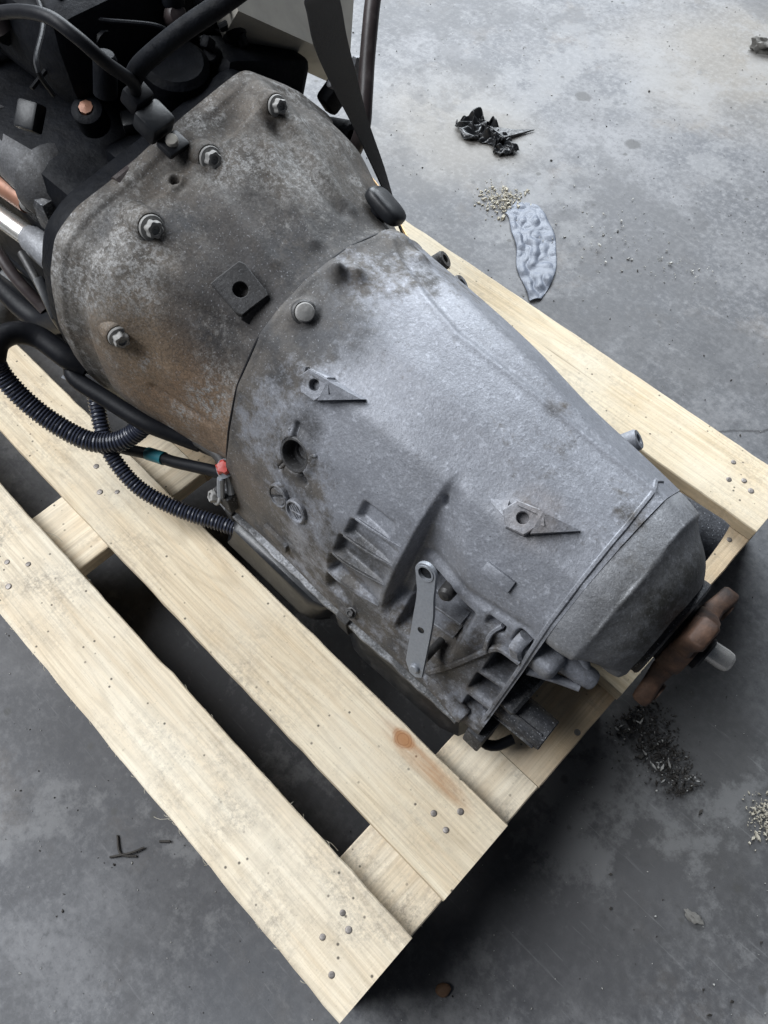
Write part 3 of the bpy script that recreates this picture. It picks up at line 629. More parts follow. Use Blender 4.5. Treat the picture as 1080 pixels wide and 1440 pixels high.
pad(-.364, 119, -.05, .036, .014, .0042); pad(-.136, 57, .0, .029, .012, .0036)
p, n = on(_CASE, -.248, 121); flange_bolt(p + n * .003, n * .6 + Vector((0, 0, .8)), .55, 0, 'pan_bolt', 'dark_steel')
p, n = on(_CASE, -.101, 124.5); MB().lathe(frame(p - XP * .03, XP + Vector((0, -.1, 0))), [(.006, -.03), (.0085, .0), (.0092, .034), (.008, .0365), (.0003, .037)], 20).out('flange_knob', M['cast_case'], case)
# --- bored hole in the case
p, n = on(_CASE, -.354, 69); M4 = frame(p, n, XP)
MB().lathe(M4, [(.0185, -.004), (.0178, .0022), (.0168, .003), (.0148, .0028), (.0142, .0015), (.0142, -.011), (.0095, -.011), (.009, -.016), (.0003, -.016)], 34, False).out('bore_ring', M['cast_mid'], case)
for a_, l_ in ((.6, .012), (2.2, .010), (4.3, .013)): MB().box(M4 @ Matrix.Rotation(a_, 4, 'Z') @ Matrix.Translation((.021, 0, .0005)), l_, .0035, .004, .001).out('bore_web', M['cast_case'], case)
# --- edge ribs
sweep('seam_dark_strip', _CASE, [(-.4398, -40), (-.4398, 0), (-.4398, 60), (-.4398, 112)], .0022, -.004, .0012, M['black_rubber'], case)  # black strip laid over the seam, standing in for its shaded groove
g_h = .0018
sweep('case_joint_rib', _CASE, [(-.090, -44), (-.0935, -36), (-.0865, -25), (-.083, 0), (-.081, 40), (-.0795, 90), (-.079, 128)], .0042, -.006, g_h, M['cast_case'], case)
for t, xa, xb in ((75.8, -.272, -.222), (86.2, -.276, -.218), (97.2, -.281, -.219), (110, -.284, -.221)): sweep('cooling_fin', _CASE, [(xa, t), (xb, t - .6)], .0026, -.014, [.0008, .0016, .0014, .0002], M['cast_case'], case)
sweep('lattice_rib', _CASE, [(-.150, 123), (-.135, 116), (-.122, 107), (-.110, 96), (-.1045, 90.5), (-.094, 91.5), (-.082, 92.5)], .0055, -.02, [.0005, .004, .005, .0055, .0055, .005, .004], M['cast_case'], case)
for t in (109.7, 118.8): sweep('lattice_rib', _CASE, [(-.107, t), (-.08, t)], .0035, -.03, .0005, M['cast_case'], case)
for t in (96, 104.5): sweep('pit_rib', _CASE, [(-.178, t), (-.143, t - 1)], .003, -.02, [-.006, -.001], M['cast_case'], case)
sweep('shoulder_gusset', _CASE, [(-.112, 96), (-.117, 86), (-.111, 80)], .004, -.012, [.008, .006, .0005], M['cast_case'], case)
sweep('shoulder_gusset', _CASE, [(-.087, 91), (-.093, 84), (-.09, 78)], .012, -.012, [.004, .008, .001], M['cast_case'], case)
# pan flange and oil pan
def fwob(x): return .0009 * math.sin(x * 90) + .0007 * math.sin(x * 230 + 1)
mb = MB(); xs = np.linspace(-.462, -.1, 130); v = []; f = []
for x in xs:
    y = .2545 + fwob(x) * .6 + .004 * ss(-.3, -.1, x); z = .1885 + .0006 * math.sin(x * 160)
    for dy, dz in ((.05, -.004), (.0008, -.004), (.0, -.003), (.0, .0018), (.0012, .0028), (.05, .0036)): v.append((x, y + dy, z + dz))
for k in range(len(xs) - 1):
    for i in range(6): f.append((k * 6 + i, k * 6 + (i + 1) % 6, k * 6 + 6 + (i + 1) % 6, k * 6 + 6 + i))
f += [tuple(range(6)), tuple((len(xs) - 1) * 6 + i for i in range(5, -1, -1))]
link('pan_flange', v, f, M['cast_edge'], case, angle=30)
def pan_outline(off):
    P = [(-.438, .30), (-.433, .258), (-.425, .2495), (-.30, .2495), (-.285, .254), (-.272, .270), (-.262, .270), (-.25, .263), (-.237, .2615), (-.125, .266), (-.105, .273), (-.095, .30), (-.095, .56), (-.11, .578), (-.42, .578), (-.438, .56)]
    c = np.array([-.266, .42]); return [tuple(np.array(p) + off * np.sign(np.array(p) - c)) for p in P]
secs = [(.1838, -.001), (.180, .0035), (.170, .005), (.158, .008), (.1505, .0115), (.1480, .0122), (.1458, .0112), (.1445, .004)]
v = []; f = []; m = 16
for z, o_ in secs: v += [(x, y, z) for x, y in pan_outline(o_)]
for k in range(len(secs) - 1):
    for i in range(m): j = (i + 1) % m; f.append((k * m + i, k * m + j, (k + 1) * m + j, (k + 1) * m + i))
f += [tuple(range(m)), tuple((len(secs) - 1) * m + i for i in range(m))]
link('oil_pan', v, f, M['pan_black'], gb, angle=40)
def clip(x, w=.013, par=gb):
    mb = MB()
    mb.box(Matrix.Translation((x, .2555, .176)) @ Matrix.Rotation(.06, 4, 'X'), w, .003, .034, .0008); mb.box(Matrix.Translation((x, .262, .1935)), w, .016, .003, .0008)
    mb.box(Matrix.Translation((x + w * .3, .263, .170)), w * .5, .012, .022, .0015); return mb.out('pan_clamp', M['dark_steel'], par)
clip(-.258, .016); clip(-.444, .012)
# corner foot beneath the joint and dark ports at the rear corner
mb = MB().prism(frame((-.077, .272, .176), (1, 0, 0), (0, 1, 0)), [(-.013, -.018), (.012, -.020), (.02, .016), (-.010, .014)], -.011, .009, .002); mb.out('corner_foot', M['cast_dark'], gb)
mb = MB().tube(spline([(-.088, .276, .168), (-.07, .271, .162), (-.058, .278, .160), (-.050, .295, .160)], .004), .0055, 12); mb.out('corner_pipe', M['black_rubber'], gb)
ax = Vector((1, .06, 0)); M4 = frame((-.078, .304, .212), ax, (0, 0, 1))
MB().lathe(M4, [(.0185, -.012), (.0182, .03), (.0172, .052), (.016, .053), (.013, .051), (.0125, .02)], 28, False).out('port_tube', M['cast_dark'], gb)
for a in (.5, 1.6): MB().box(M4 @ Matrix.Rotation(a, 4, 'Z') @ Matrix.Translation((.0185, 0, .018)), .003, .0022, .06, .0007).out('tube_ridge', M['cast_dark'], gb)
mb = MB().box(Matrix.Translation((-.07, .33, .238)), .02, .08, .012, .003).box(Matrix.Translation((-.07, .335, .265)) @ Matrix.Rotation(.3, 4, 'X'), .02, .006, .07, .002); mb.out('corner_web', M['cast_dark'], gb)
bm = bmesh.new(); bmesh.ops.create_cube(bm, size=.027); bmesh.ops.bevel(bm, geom=bm.edges[:], offset=.0075, segments=4, profile=.5, affect='EDGES')
stub = MB().bm(bm, Matrix.Translation((-0.07, 0.329, 0.305)) @ Matrix.Diagonal((1.25, .95, 1.0, 1))).out('corner_stub', M['cast_case'], gb); bm.free()
P = spline([(-0.073, 0.34, 0.315), (-0.064, 0.352, 0.312), (-0.049, 0.354, 0.305), (-0.032, 0.346, 0.295)], .003); MB().tube(P, np.linspace(.0095, .0045, len(P)), 14).out('stub_arch', M['cast_case'], stub)
P = spline([(-0.075, 0.317, 0.29), (-0.05, 0.33, 0.285), (-0.031, 0.337, 0.285)], .003); MB().tube(P, np.linspace(.006, .0035, len(P)), 12).out('stub_arm', M['cast_case'], stub)
MB().lathe(frame((-0.055, 0.342, 0.298), Vector((-0.035, 0.347, 0.292)) - Vector((-0.055, 0.342, 0.298)), (0, 0, 1)), [(.011, -.012), (.0105, .018), (.0095, .030), (.008, .032), (.0003, .0325)], 22).out('stub_pin', M['cast_case'], stub)
# right hand ears and rear boss
for q, s_ in (((-.440, .592, .34), (.85)), ((-.404, .580, .335), .95), ((-.150, .566, .31), .9)):
    MB().lathe(frame(q, (.5, .5, .6), (1, 0, 0)) @ Matrix.Scale(s_, 4), [(.013, -.03), (.0125, .008), (.011, .0105), (.0062, .0105), (.0058, -.01), (.0004, -.01)], 22, False).out('ear', M['cast_case'], gb)
    MB().box(Matrix.Translation((q[0], q[1] - .035, q[2] - .01)), .03, .06, .03, .006, 2).out('ear_web', M['cast_case'], gb)
MB().lathe(frame((-.085, .530, .290), (1, .10, 0), (0, 0, 1)), [(.03, 0), (.0285, .055), (.027, .062), (.018, .063), (.017, .04)], 30, False).out('rear_boss', M['cast_dark'], gb)
MB().box(Matrix.Translation((-.036, .528, .262)), .022, .014, .012, .002).out('rear_tab', M['dark_steel'], gb)
# --- lever on the selector shaft
P0 = Vector((-.1815, .292, .372)); P1 = Vector((-.1505, .264, .254)); dr = (P1 - P0); ln = dr.length; nm = Vector((.10, -.93, .36)); M4 = frame(P0, nm, dr)
n_ = 40; v = []; f = []; th = .0017
def half_w(u): return .0102 - .0014 * math.exp(-((u - .2) / .1) ** 2) - .0004 * math.sin(u * 6) - .0012 * ss(.8, 1, u)
outl = []
for k in range(14): a = math.pi / 2 + math.pi * k / 13; outl.append((.0105 * math.cos(a), .0105 * math.sin(a)))
us = np.linspace(.04, 1.0, 16); bend = lambda u: .0022 * math.sin(u * 5.2) if u > 0 else 0
low = [(u * ln, -float(half_w(u)) + bend(u)) for u in us]; up = [(u * ln, float(half_w(u)) + bend(u)) for u in us]
poly = outl + low + [(ln + .004, .0)] + up[::-1]
lever_mb = MB(); prism_hole(lever_mb, M4, poly, -th, th, .0066, .0032, 120, .0004)
lev = lever_mb.out('shift_lever', M['steel_lever'], gb, angle=40)
MB().lathe(M4, [(.0066, -.001), (.0066, .0026), (.0082, .0026), (.0086, .0016), (.0086, .0)], 28, False).out('lever_bush', M['steel_lever'], lev)
MB().lathe(M4, [(.0064, -.0009), (.0003, -.0008)], 24, False).out('dark_hole_disc', M['black_plastic'], lev)  # black disc in the bush bore, painting the dark of an open hole
MB().lathe(M4 @ Matrix.Translation((.066, .001, th)), [(.0034, .0002), (.0031, .0005), (.0028, .0003), (.0002, .0002)], 16, False).out('lever_hole', M['black_plastic'], lev)
MB().lathe(M4 @ Matrix.Translation((ln * .93, -.001, th)), [(.005, -.0005), (.0046, .0026), (.0036, .0034), (.0002, .0036)], 16, False).out('lever_rivet', M['steel_lever'], lev)
sh = (P0 + dr * .93); MB().lathe(frame(sh, -nm, XP), [(.0042, 0), (.0042, .03)], 14).out('selector_shaft', M['dark_steel'], gb)
p, n = on(_CASE, -.168, 85.5); MB().lathe(frame(p - n * .016, n, XP), [(.008, 0), (.0075, .012), (.005, .015), (.0003, .016)], 16).out('switch_screw', M['dark_steel'], gb)
# --- output: seal ring, three armed flange, splined nose
OY, OZ = .437, .294
AX = frame((0, OY, OZ), (1, .0, 0), (0, 1, 0))
MB().lathe(AX, [(.05, -.02), (.0525, -.014), (.053, -.004), (.05, -.002), (.036, -.002), (.034, -.01)], 44, False).out('seal_ring', M['cast_dark'], gb)
MB().lathe(AX, [(.031, -.02), (.031, .004), (.026, .012)], 32).out('output_neck', M['black_rubber'], gb)
fg = MB().lathe(AX, [(.026, -.002), (.033, .002), (.0345, .008), (.034, .018), (.030, .024), (.020, .0245), (.018, .018)], 40, False).out('output_flange', M['rusty_steel'], gb)
for q in (-12, 108, 228):
    Ma = AX @ Matrix.Rotation(math.radians(q), 4, 'Z'); v = []; f = []
    st = [(.018, .020, .001, .022), (.034, .0175, .002, .021), (.044, .0145, .0035, .0205), (.054, .0138, .005, .0225), (.066, .0138, .006, .024), (.0725, .0125, .0072, .023), (.0745, .0105, .009, .0215)]
    for r_, hw, h0, h1 in st:
        c_ = .0025
        for a_, h in ((-hw, h0 + c_), (-hw + c_, h0), (hw - c_, h0), (hw, h0 + c_), (hw, h1 - c_), (hw - c_, h1), (-hw + c_, h1), (-hw, h1 - c_)): v.append(Ma @ Vector((r_, a_, h)))
    for k in range(len(st) - 1):
        for i in range(8): f.append((k * 8 + i, k * 8 + (i + 1) % 8, k * 8 + 8 + (i + 1) % 8, k * 8 + 8 + i))
    f += [tuple(range(8)), tuple((len(st) - 1) * 8 + i for i in range(8))]
    link('flange_arm', v, f, M['rusty_steel'], fg, angle=50)
    MB().lathe(Ma @ Matrix.Translation((.057, 0, 0)), [(.0095, .020), (.0092, .0248), (.0062, .0248), (.006, .012), (.0004, .012)], 20, False).out('flange_eye', M['rusty_steel'], fg)
MB().lathe(AX, [(.017, .018), (.017, .030), (.0145, .032)], 32, wob=lambda i, k: 1).out('flange_nut', M['black_rubber'], gb)
MB().lathe(frame((0, OY + .003, OZ), (1, .12, -.02), (0, 1, 0)), [(.0100, .028), (.0100, .046), (.0092, .051), (.0062, .0535), (.0003, .054)], 36, False, lambda i, k: 1 + (.012 * math.cos(12 * 2 * math.pi * i / 36) if k < 2 else 0)).out('output_nose', M['chrome'], gb)
# --- cable fitting with red seal at the case's front corner
mb = MB().tube(spline([(-.449, .272, .265), (-.447, .268, .268), (-.440, .266, .262)], .002), .0085, 14); fit = mb.out('cable_fitting', M['steel_lever'], gb)
MB().lathe(frame((-.445, .267, .272), (.2, -.3, 1), XP), [(.0075, -.004), (.008, .002), (.006, .005), (.0003, .0055)], 14, True, lambda i, k: 1 + .18 * math.sin(i * 2.4 + k)).out('red_seal', M['red_plastic'], fit)
for dy in (-.005, .005): MB().tube([(-.443, .264 + dy, .262), (-.437 + dy * .5, .256 + dy, .238)], .0042, 10).out('fitting_leg', M['steel_lever'], fit)
flange_bolt((-.452, .252, .222), (-.35, -.75, .55), .9, 0, 'fitting_bolt')
MB().box(Matrix.Translation((-.443, .266, .222)), .026, .03, .03, .004, 2).out('fitting_block', M['cast_dark'], gb)
# ================================================================== ENGINE behind the bell
en = thing('engine', 'black oily engine bolted to the front of the gearbox, wires and pipes on its back', 'engine', (-.95, .44, PT))
EB = M['engine_black']
bx = lambda c, d, b=.008, r=None, s_=2: MB().box(Matrix.Translation(c) @ (r if r else Matrix.Identity(4)), *d, b, s_)
blk = bx((-.96, .46, .30), (.58, .30, .30), .02).out('engine_block', EB, en)
v = []; f = []; ths = np.arange(-180, 180, 3.); rr = np.interp(ths, np.linspace(-180, 180, 720, endpoint=False), _FL)
for x, s_ in ((-.672, .99), (-.668, 1.0), (-.648, 1.0), (-.6455, .985)):
    for t, r in zip(ths, rr): a = math.radians(t); v.append((x, YC - r * s_ * math.sin(a) * .985, ZC + r * s_ * math.cos(a) * .985 - .004))
m = len(ths)
for k in range(3):
    for i in range(m): f.append((k * m + i, k * m + (i + 1) % m, (k + 1) * m + (i + 1) % m, (k + 1) * m + i))
f += [tuple(range(m)), tuple(3 * m + i for i in range(m))]
link('rear_plate', v, f, EB, en, angle=40)
RX = lambda a: Matrix.Rotation(a, 4, 'X')
bx((-1.16, .31, .45), (.36, .13, .11), .02, RX(.5)).out('cylinder_head', EB, en); bx((-.98, .60, .47), (.50, .13, .11), .02, RX(-.5)).out('cylinder_head', EB, en)
bx((-.90, .45, .53), (.36, .17, .10), .03).out('intake', EB, en)
for k in range(4): MB().tube(spline([(-.80 - .1 * k, .47, .55), (-.80 - .1 * k, .42, .575), (-.83 - .1 * k, .36, .54)], .01), .022, 14).out('intake_runner', EB, en)
bx((-.69, .43, .44), (.04, .12, .05), .01).out('rear_bracket', EB, en); bx((-.70, .55, .44), (.07, .12, .10), .012, RX(-.4)).out('rear_bracket', EB, en)
MB().lathe(frame((-.70, .47, .50), (.3, 0, 1)), [(.035, -.04), (.034, .01), (.028, .016), (.0005, .017)], 24).out('water_neck', EB, en)
MB().lathe(frame((-.722, .377, .492), (.35, -.3, 1)), [(.016, -.02), (.015, .004), (.011, .006), (.0075, .006)], 20, False).out('dark_boss', EB, en)
MB().lathe(frame((-.722, .377, .495), (.35, -.3, 1)), [(.0075, 0), (.007, .004), (.0004, .005)], 8, False).out('rusty_bolt', M['copper_can'], en)
# starter, can, tube on the near side
MB().lathe(frame((-.885, .335, .415), (1, -.04, .0)), [(.036, 0), (.037, .03), (.033, .034), (.034, .11), (.04, .118), (.038, .135), (.026, .15), (.02, .156), (.0004, .157)], 30, False).out('starter_motor', M['cast_mid'], en)
bx((-.745, .315, .40), (.035, .04, .05), .01).out('starter_nose', M['cast_dark'], en)
MB().tube(spline([(-.95, .295, .375), (-.88, .308, .368), (-.825, .316, .362)], .01), .0135, 18).out('starter_solenoid', M['copper_can'], en)
MB().lathe(frame((-.825, .316, .364), (1, .05, .1)), [(.0125, -.002), (.012, .006), (.010, .009), (.0004, .009)], 18).out('solenoid_bolt', M['steel_bolt'], en)
MB().tube(spline([(-.96, .276, .345), (-.88, .288, .335), (-.815, .298, .325)], .01), .0125, 18).out('silver_tube', M['silver_tube'], en)
mb = MB(); mb.lathe(frame((-.825, .297, .326), (1, .1, -.1)), [(.013, 0), (.016, .008), (.019, .03), (.02, .05), (.0004, .052)], 22); mb.out('tube_cone', M['cast_rear'], en)
ar = spline([(-.645, .352, .462), (-.662, .315, .447), (-.676, .284, .418), (-.680, .270, .380), (-.666, .266, .350), (-.650, .268, .33)], .006)
MB().tube(ar, np.interp(np.linspace(0, 1, len(ar)), [0, .4, 1], [.010, .017, .006]), 16).out('dust_seal', M['black_rubber'], en)
MB().tube(ar + np.array([.013, .006, -.002]), np.interp(np.linspace(0, 1, len(ar)), [0, .4, 1], [.005, .008, .004]), 12).out('dust_seal', M['black_rubber'], en)
MB().tube([(-.641, .345, .472), (-.652, .418, .474)], .007, 10).out('red_brown_strip', M['brown_pipe'], en)
# sensor with its bolt, on the edge of the bell
cn = bx((-.636, .3985, .512), (.026, .03, .022), .004, Matrix.Rotation(.15, 4, 'Z') @ Matrix.Rotation(.5, 4, 'Y')).out('sensor_plug', M['black_plastic'], en)
bx((-.618, .402, .496), (.020, .026, .008), .003, Matrix.Rotation(.1, 4, 'Z') @ Matrix.Rotation(.4, 4, 'Y')).out('sensor_foot', M['black_plastic'], en)
MB().lathe(frame((-.617, .401, .500), (.45, -.2, .85)), [(.0062, 0), (.006, .004), (.005, .0055), (.0004, .006)], 14).out('sensor_bolt', M['panel_grey'], en)
bx((-.652, .397, .530), (.020, .024, .020), .004, Matrix.Rotation(.15, 4, 'Z') @ Matrix.Rotation(.6, 4, 'Y')).out('sensor_plug', M['black_rubber'], en)
# grey cover over the far bank
A = [(-.665, .533, .548), (-.665, .638, .467), (-.665, .676, .436), (-.700, .722, .496), (-.74, .73, .56), (-.74, .56, .62)]
B = [(x - .05, y + .01, z - .05) for x, y, z in A]; n_ = len(A)
cv = link('engine_cover', A + B, [tuple(range(n_)), tuple(range(2 * n_ - 1, n_ - 1, -1))] + [(i, (i + 1) % n_, n_ + (i + 1) % n_, n_ + i) for i in range(n_)], M['panel_grey'], en, angle=30)
MB().tube([(-.668, .672, .447), (-.722, .676, .505), (-.75, .68, .56)], .004, 8).out('cover_fold', M['panel_grey'], cv)
# tabs beyond the bell on the far side
bx((-.650, .640, .425), (.02, .045, .03), .006, RX(.5)).out('side_tab', EB, en); bx((-.648, .668, .43), (.008, .018, .045), .003, RX(-.35)).out('side_tab', M['cast_rear'], en)
bx((-.640, .632, .440), (.008, .028, .012), .003, RX(-.7)).out('side_tab', M['cast_rear'], en)
MB().lathe(frame((-.645, .640, .372), (1, .1, .3)), [(.018, -.02), (.0175, .012), (.014, .016), (.008, .0165), (.007, .004), (.0004, .004)], 22, False).out('side_boss', EB, en)
for k, dy in enumerate((0, .006)): MB().tube(spline([(-.625 + k * .01, .634 + dy, .345), (-.57 + k * .01, .618 + dy, .345), (-.50 + k * .01, .585 + dy, .345)], .01), .0022, 8).out('brake_line', M['bronze' if k else 'steel_bolt'], en)
# clutter below the starter
for pts, r, mt in (([(-.85, .262, .34), (-.80, .255, .31), (-.76, .258, .28)], .007, 'brown_pipe'), ([(-.90, .25, .30), (-.83, .245, .27), (-.77, .25, .26), (-.72, .262, .29)], .014, 'black_rubber'),
                   ([(-.80, .275, .33), (-.74, .262, .31), (-.70, .262, .27)], .005, 'dark_steel'), ([(-.78, .27, .23), (-.72, .255, .21), (-.68, .262, .2)], .012, 'black_rubber')):
    MB().tube(spline(pts, .008), r, 14).out('short_pipe', M[mt], en)
bx((-.80, .262, .255), (.09, .02, .07), .006, Matrix.Rotation(.2, 4, 'Z') @ Matrix.Rotation(.3, 4, 'Y')).out('side_bracket', M['black_plastic'], en)
bx((-.725, .258, .315), (.05, .012, .05), .003, Matrix.Rotation(-.3, 4, 'Z') @ Matrix.Rotation(.5, 4, 'Y')).out('side_bracket', M['black_plastic'], en)
bx((-.90, .43, .15), (.4, .24, .0119), .003).out('sump', EB, en)
br = MB().box(Matrix.Translation((-.652, .241, .300)) @ Matrix.Rotation(.35, 4, 'Z') @ Matrix.Rotation(-.55, 4, 'X'), .026, .002, .034, .0006).box(Matrix.Translation((-.650, .228, .286)) @ Matrix.Rotation(.35, 4, 'Z'), .022, .026, .002, .0006)
br.out('hose_bracket', M['steel_lever'], en)
# small hardware on the engine's back: wires, clips, bolts, rusty stubs
g = np.random.default_rng(14)
for k in range(26):
    p = np.array([g.uniform(-.98, -.70), g.uniform(.34, .56), g.uniform(.50, .60)]); pts = [p]
    for _ in range(4): p = p + np.array([g.normal(0, .05), g.normal(0, .045), g.normal(-.012, .02)]); p = np.array([min(p[0], -.69), min(max(p[1], .31), .55), min(max(p[2], .49), .60)]); pts.append(p)
    MB().tube(spline(pts, .006), g.uniform(.002, .0045), 8).out('engine_wire', M[('black_rubber', 'black_plastic', 'engine_black')[k % 3]], en)
for k in range(46):
    c = (g.uniform(-.98, -.67), g.uniform(.30, .60), g.uniform(.47, .58))
    mt = ('engine_black', 'engine_black', 'black_plastic', 'brown_pipe', 'black_rubber')[k % 5]
    if k % 2: MB().lathe(frame(c, g.normal(0, 1, 3) + np.array([.6, -.3, 1.5])), [(.011, -.03), (.0105, .004), (.008, .008), (.0004, .009)], 12).out('engine_bolt', M[mt], en)
    else: bx(c, tuple(g.uniform(.010, .028, 3)), .003, Matrix.Rotation(g.uniform(0, 3), 4, 'Z') @ Matrix.Rotation(g.uniform(-.8, .8), 4, 'X')).out('engine_clip', M['engine_black' if k % 4 else 'black_plastic'], en)
# ================================================================== HOSES AND WIRES
def corrugated(name, pts, r, label, cat, pitch=.0041, grp=None, mat='conduit'):
    P = spline(pts, .0006); d = np.concatenate([[0], np.cumsum(np.linalg.norm(np.diff(P, axis=0), axis=1))])
    n = int(d[-1] / .00065); s_ = np.linspace(0, d[-1], n); Q = np.stack([np.interp(s_, d, P[:, i]) for i in range(3)], 1)
    w = np.cos(2 * math.pi * s_ / pitch); R = r - .0008 + .0008 * np.clip(w * 1.6, -1, 1)
    return tag(MB().tube(Q, R, 18, cap=False).out(name, M[mat], origin=tuple(Q[0])), label, cat, grp)
corrugated('corrugated_conduit', [(-.697, .169, .320), (-.690, .166, .303), (-.668, .168, .278), (-.638, .176, .256), (-.601, .192, .240), (-.577, .214, .240), (-.565, .236, .250), (-.558, .251, .266)], .0118, 'thick ribbed black conduit looping over the pallet, its open end under the bell housing', 'conduit')
corrugated('corrugated_conduit', [(-.635, .233, .262), (-.616, .22, .25), (-.597, .209, .236), (-.576, .201, .218), (-.539, .202, .196), (-.497, .219, .178), (-.452, .244, .168), (-.416, .262, .166), (-.38, .285, .166)], .0096, 'thinner ribbed black conduit running down to the oil pan', 'conduit')
def hose(name, pts, r, mat, label, cat, grp=None, n=16):
    return tag(MB().tube(spline(pts, .004), r, n).out(name, M[mat], origin=pts[0]), label, cat, grp)
hose('rubber_hose', [(-.640, .238, .296), (-.655, .228, .308), (-.688, .220, .320), (-.701, .204, .330), (-.702, .184, .332), (-.697, .169, .320)], .0125, 'black_rubber', 'smooth black rubber sleeve bent between the steel bracket and the ribbed conduit', 'hose')
hose('rubber_hose', [(-.655, .235, .30), (-.641, .222, .291), (-.598, .232, .280), (-.554, .244, .270), (-.527, .259, .260), (-.50, .275, .25)], .0095, 'black_rubber', 'straight black rubber hose along the underside of the bell housing', 'hose')
hose('cable', [(-.575, .252, .252), (-.548, .258, .250), (-.514, .270, .255), (-.476, .276, .260), (-.449, .272, .265)], .0062, 'dark_steel', 'grey sheathed cable ending at the red sealed fitting', 'cable')
cb = thing('cable', 'black cable wrapped with blue tape beneath the bell housing', 'cable', (-.591, .223, .200))
MB().tube(spline([(-.61, .215, .198), (-.591, .223, .200), (-.555, .238, .210), (-.523, .247, .220), (-.470, .265, .240), (-.448, .270, .248)], .004), .0068, 14).out('cable_sheath', M['black_rubber'], cb)
MB().tube(spline([(-.562, .2352, .2085), (-.549, .2395, .212), (-.538, .2425, .2155)], .004), .0078, 16).out('tape_wrap', M['blue_tape'], cb)
hose('wire', [(-.80, .30, .57), (-.726, .334, .600), (-.664, .344, .618), (-.634, .350, .612), (-.622, .364, .588), (-.636, .388, .556), (-.650, .396, .535)], .0055, 'black_rubber', 'thin black wire arching from the sensor plug over the starter', 'wire')
hose('hose', [(-.655, .40, .545), (-.632, .402, .568), (-.60, .425, .597), (-.575, .455, .618), (-.54, .50, .65)], .0085, 'engine_black', 'dull black hose rising from the sensor towards the grey cover', 'hose')
hose('pipe', [(-.70, .75, .56), (-.668, .722, .515), (-.648, .695, .487), (-.63, .67, .455), (-.612, .648, .43), (-.602, .633, .405), (-.61, .62, .37), (-.63, .60, .33)], .0088, 'brown_pipe', 'dark brown pipe standing beside the grey cover and the strap', 'pipe')
# ================================================================== STRAP
sp = [((-.60, .02, .70), (-.012, .029, -.01)), ((-.42, .13, .84), (-.012, .029, -.01)), ((-.289, .303, .80), (-.0127, .0292, -.01)), ((-.339, .356, .745), (-.0091, .031, -.0094)), ((-.379, .396, .69), (-.0061, .0319, -.009)), ((-.421, .444, .625), (-.007, .0312, -.0106)), ((-.462, .498, .545), (-.011, .0281, -.0144)), ((-.488, .546, .46), (-.0125, .0256, -.0169)), ((-.501, .577, .395), (-.0144, .0222, -.0192)), ((-.505, .605, .32), (-.016, .018, -.02)), ((-.505, .63, .23), (-.02, .015, -.015)), ((-.505, .645, .1462), (-.03, .01, 0))]
# both splines carry one knot list: resample each by knot index
def knots(vals, n=24):
    P = np.asarray(vals, float); P = np.vstack([2 * P[0] - P[1], P, 2 * P[-1] - P[-2]]); o = []
    for i in range(1, len(P) - 2):
        for t in np.linspace(0, 1, n, endpoint=False):
            a, b, c, d = P[i - 1:i + 3]; o.append(.5 * (2 * b + (c - a) * t + (2 * a - 5 * b + 4 * c - d) * t * t + (3 * b - a - 3 * c + d) * t ** 3))
    return np.array(o)
CC = knots([a for a, _ in sp]); WW = knots([b for _, b in sp]); TT_ = np.gradient(CC, axis=0); NN = np.cross(TT_, WW); NN /= np.linalg.norm(NN, axis=1)[:, None]
v = []; f = []
for c, w, n in zip(CC, WW, NN):
    for a, b in ((-.5, -.0008), (-.5, .0008), (0, .0013), (.5, .0008), (.5, -.0008), (0, -.0003)): v.append(c + w * a + n * b)
for k in range(len(CC) - 1):
    for i in range(6): f.append((k * 6 + i, k * 6 + (i + 1) % 6, k * 6 + 6 + (i + 1) % 6, k * 6 + 6 + i))
f += [tuple(range(6)), tuple((len(CC) - 1) * 6 + i for i in range(6))]
tag(link('lashing_strap', v, f, M['strap'], None, angle=40, origin=tuple(CC[-1])), 'twisted black webbing strap pulled down past the breather cap', 'strap')
# ================================================================== THINGS ON THE FLOOR
def noise2(n, seed, f):
    g = np.random.default_rng(seed); K = [(g.normal(0, f, 2), g.uniform(0, 6.28), g.uniform(.4, 1)) for _ in range(n)]
    return lambda x, y: sum(a * np.sin(k[0] * x + k[1] * y + p) for k, p, a in K) / math.sqrt(n)
def sheet(name, left, right, n, m, height, mat, label, cat, seed, f=90, thick=.0004, edge=.004):
    Lp = knots([(x, y, 0) for x, y in left], 12); Rp = knots([(x, y, 0) for x, y in right], 12)
    Li = np.stack([np.interp(np.linspace(0, 1, n), np.linspace(0, 1, len(Lp)), Lp[:, i]) for i in range(2)], 1); Ri = np.stack([np.interp(np.linspace(0, 1, n), np.linspace(0, 1, len(Rp)), Rp[:, i]) for i in range(2)], 1)
    h1 = noise2(9, seed, f); h2 = noise2(9, seed + 1, f * 2.6); h3 = noise2(7, seed + 2, f); h4 = noise2(7, seed + 3, f); v = []
    for i in range(n):
        for j in range(m):
            t = j / (m - 1); p = Li[i] * (1 - t) + Ri[i] * t
            z = .0012 + height * (abs(h1(*p)) * .65 + abs(h2(*p)) * .35) * (.35 + .65 * math.sin(math.pi * min(1, max(0, t))) ** .5)
            v.append((p[0] + edge * h3(*p), p[1] + edge * h4(*p), z))
    idx = np.arange(n * m).reshape(n, m); q = np.stack([idx[:-1, :-1], idx[1:, :-1], idx[1:, 1:], idx[:-1, 1:]], -1).reshape(-1, 4)
    o = link(name, v, q, M[mat], None, angle=0, origin=(float(np.mean([a[0] for a in v])), float(np.mean([a[1] for a in v])), 0))
    md = o.modifiers.new('thickness', 'SOLIDIFY'); md.thickness = thick
    return tag(o, label, cat)
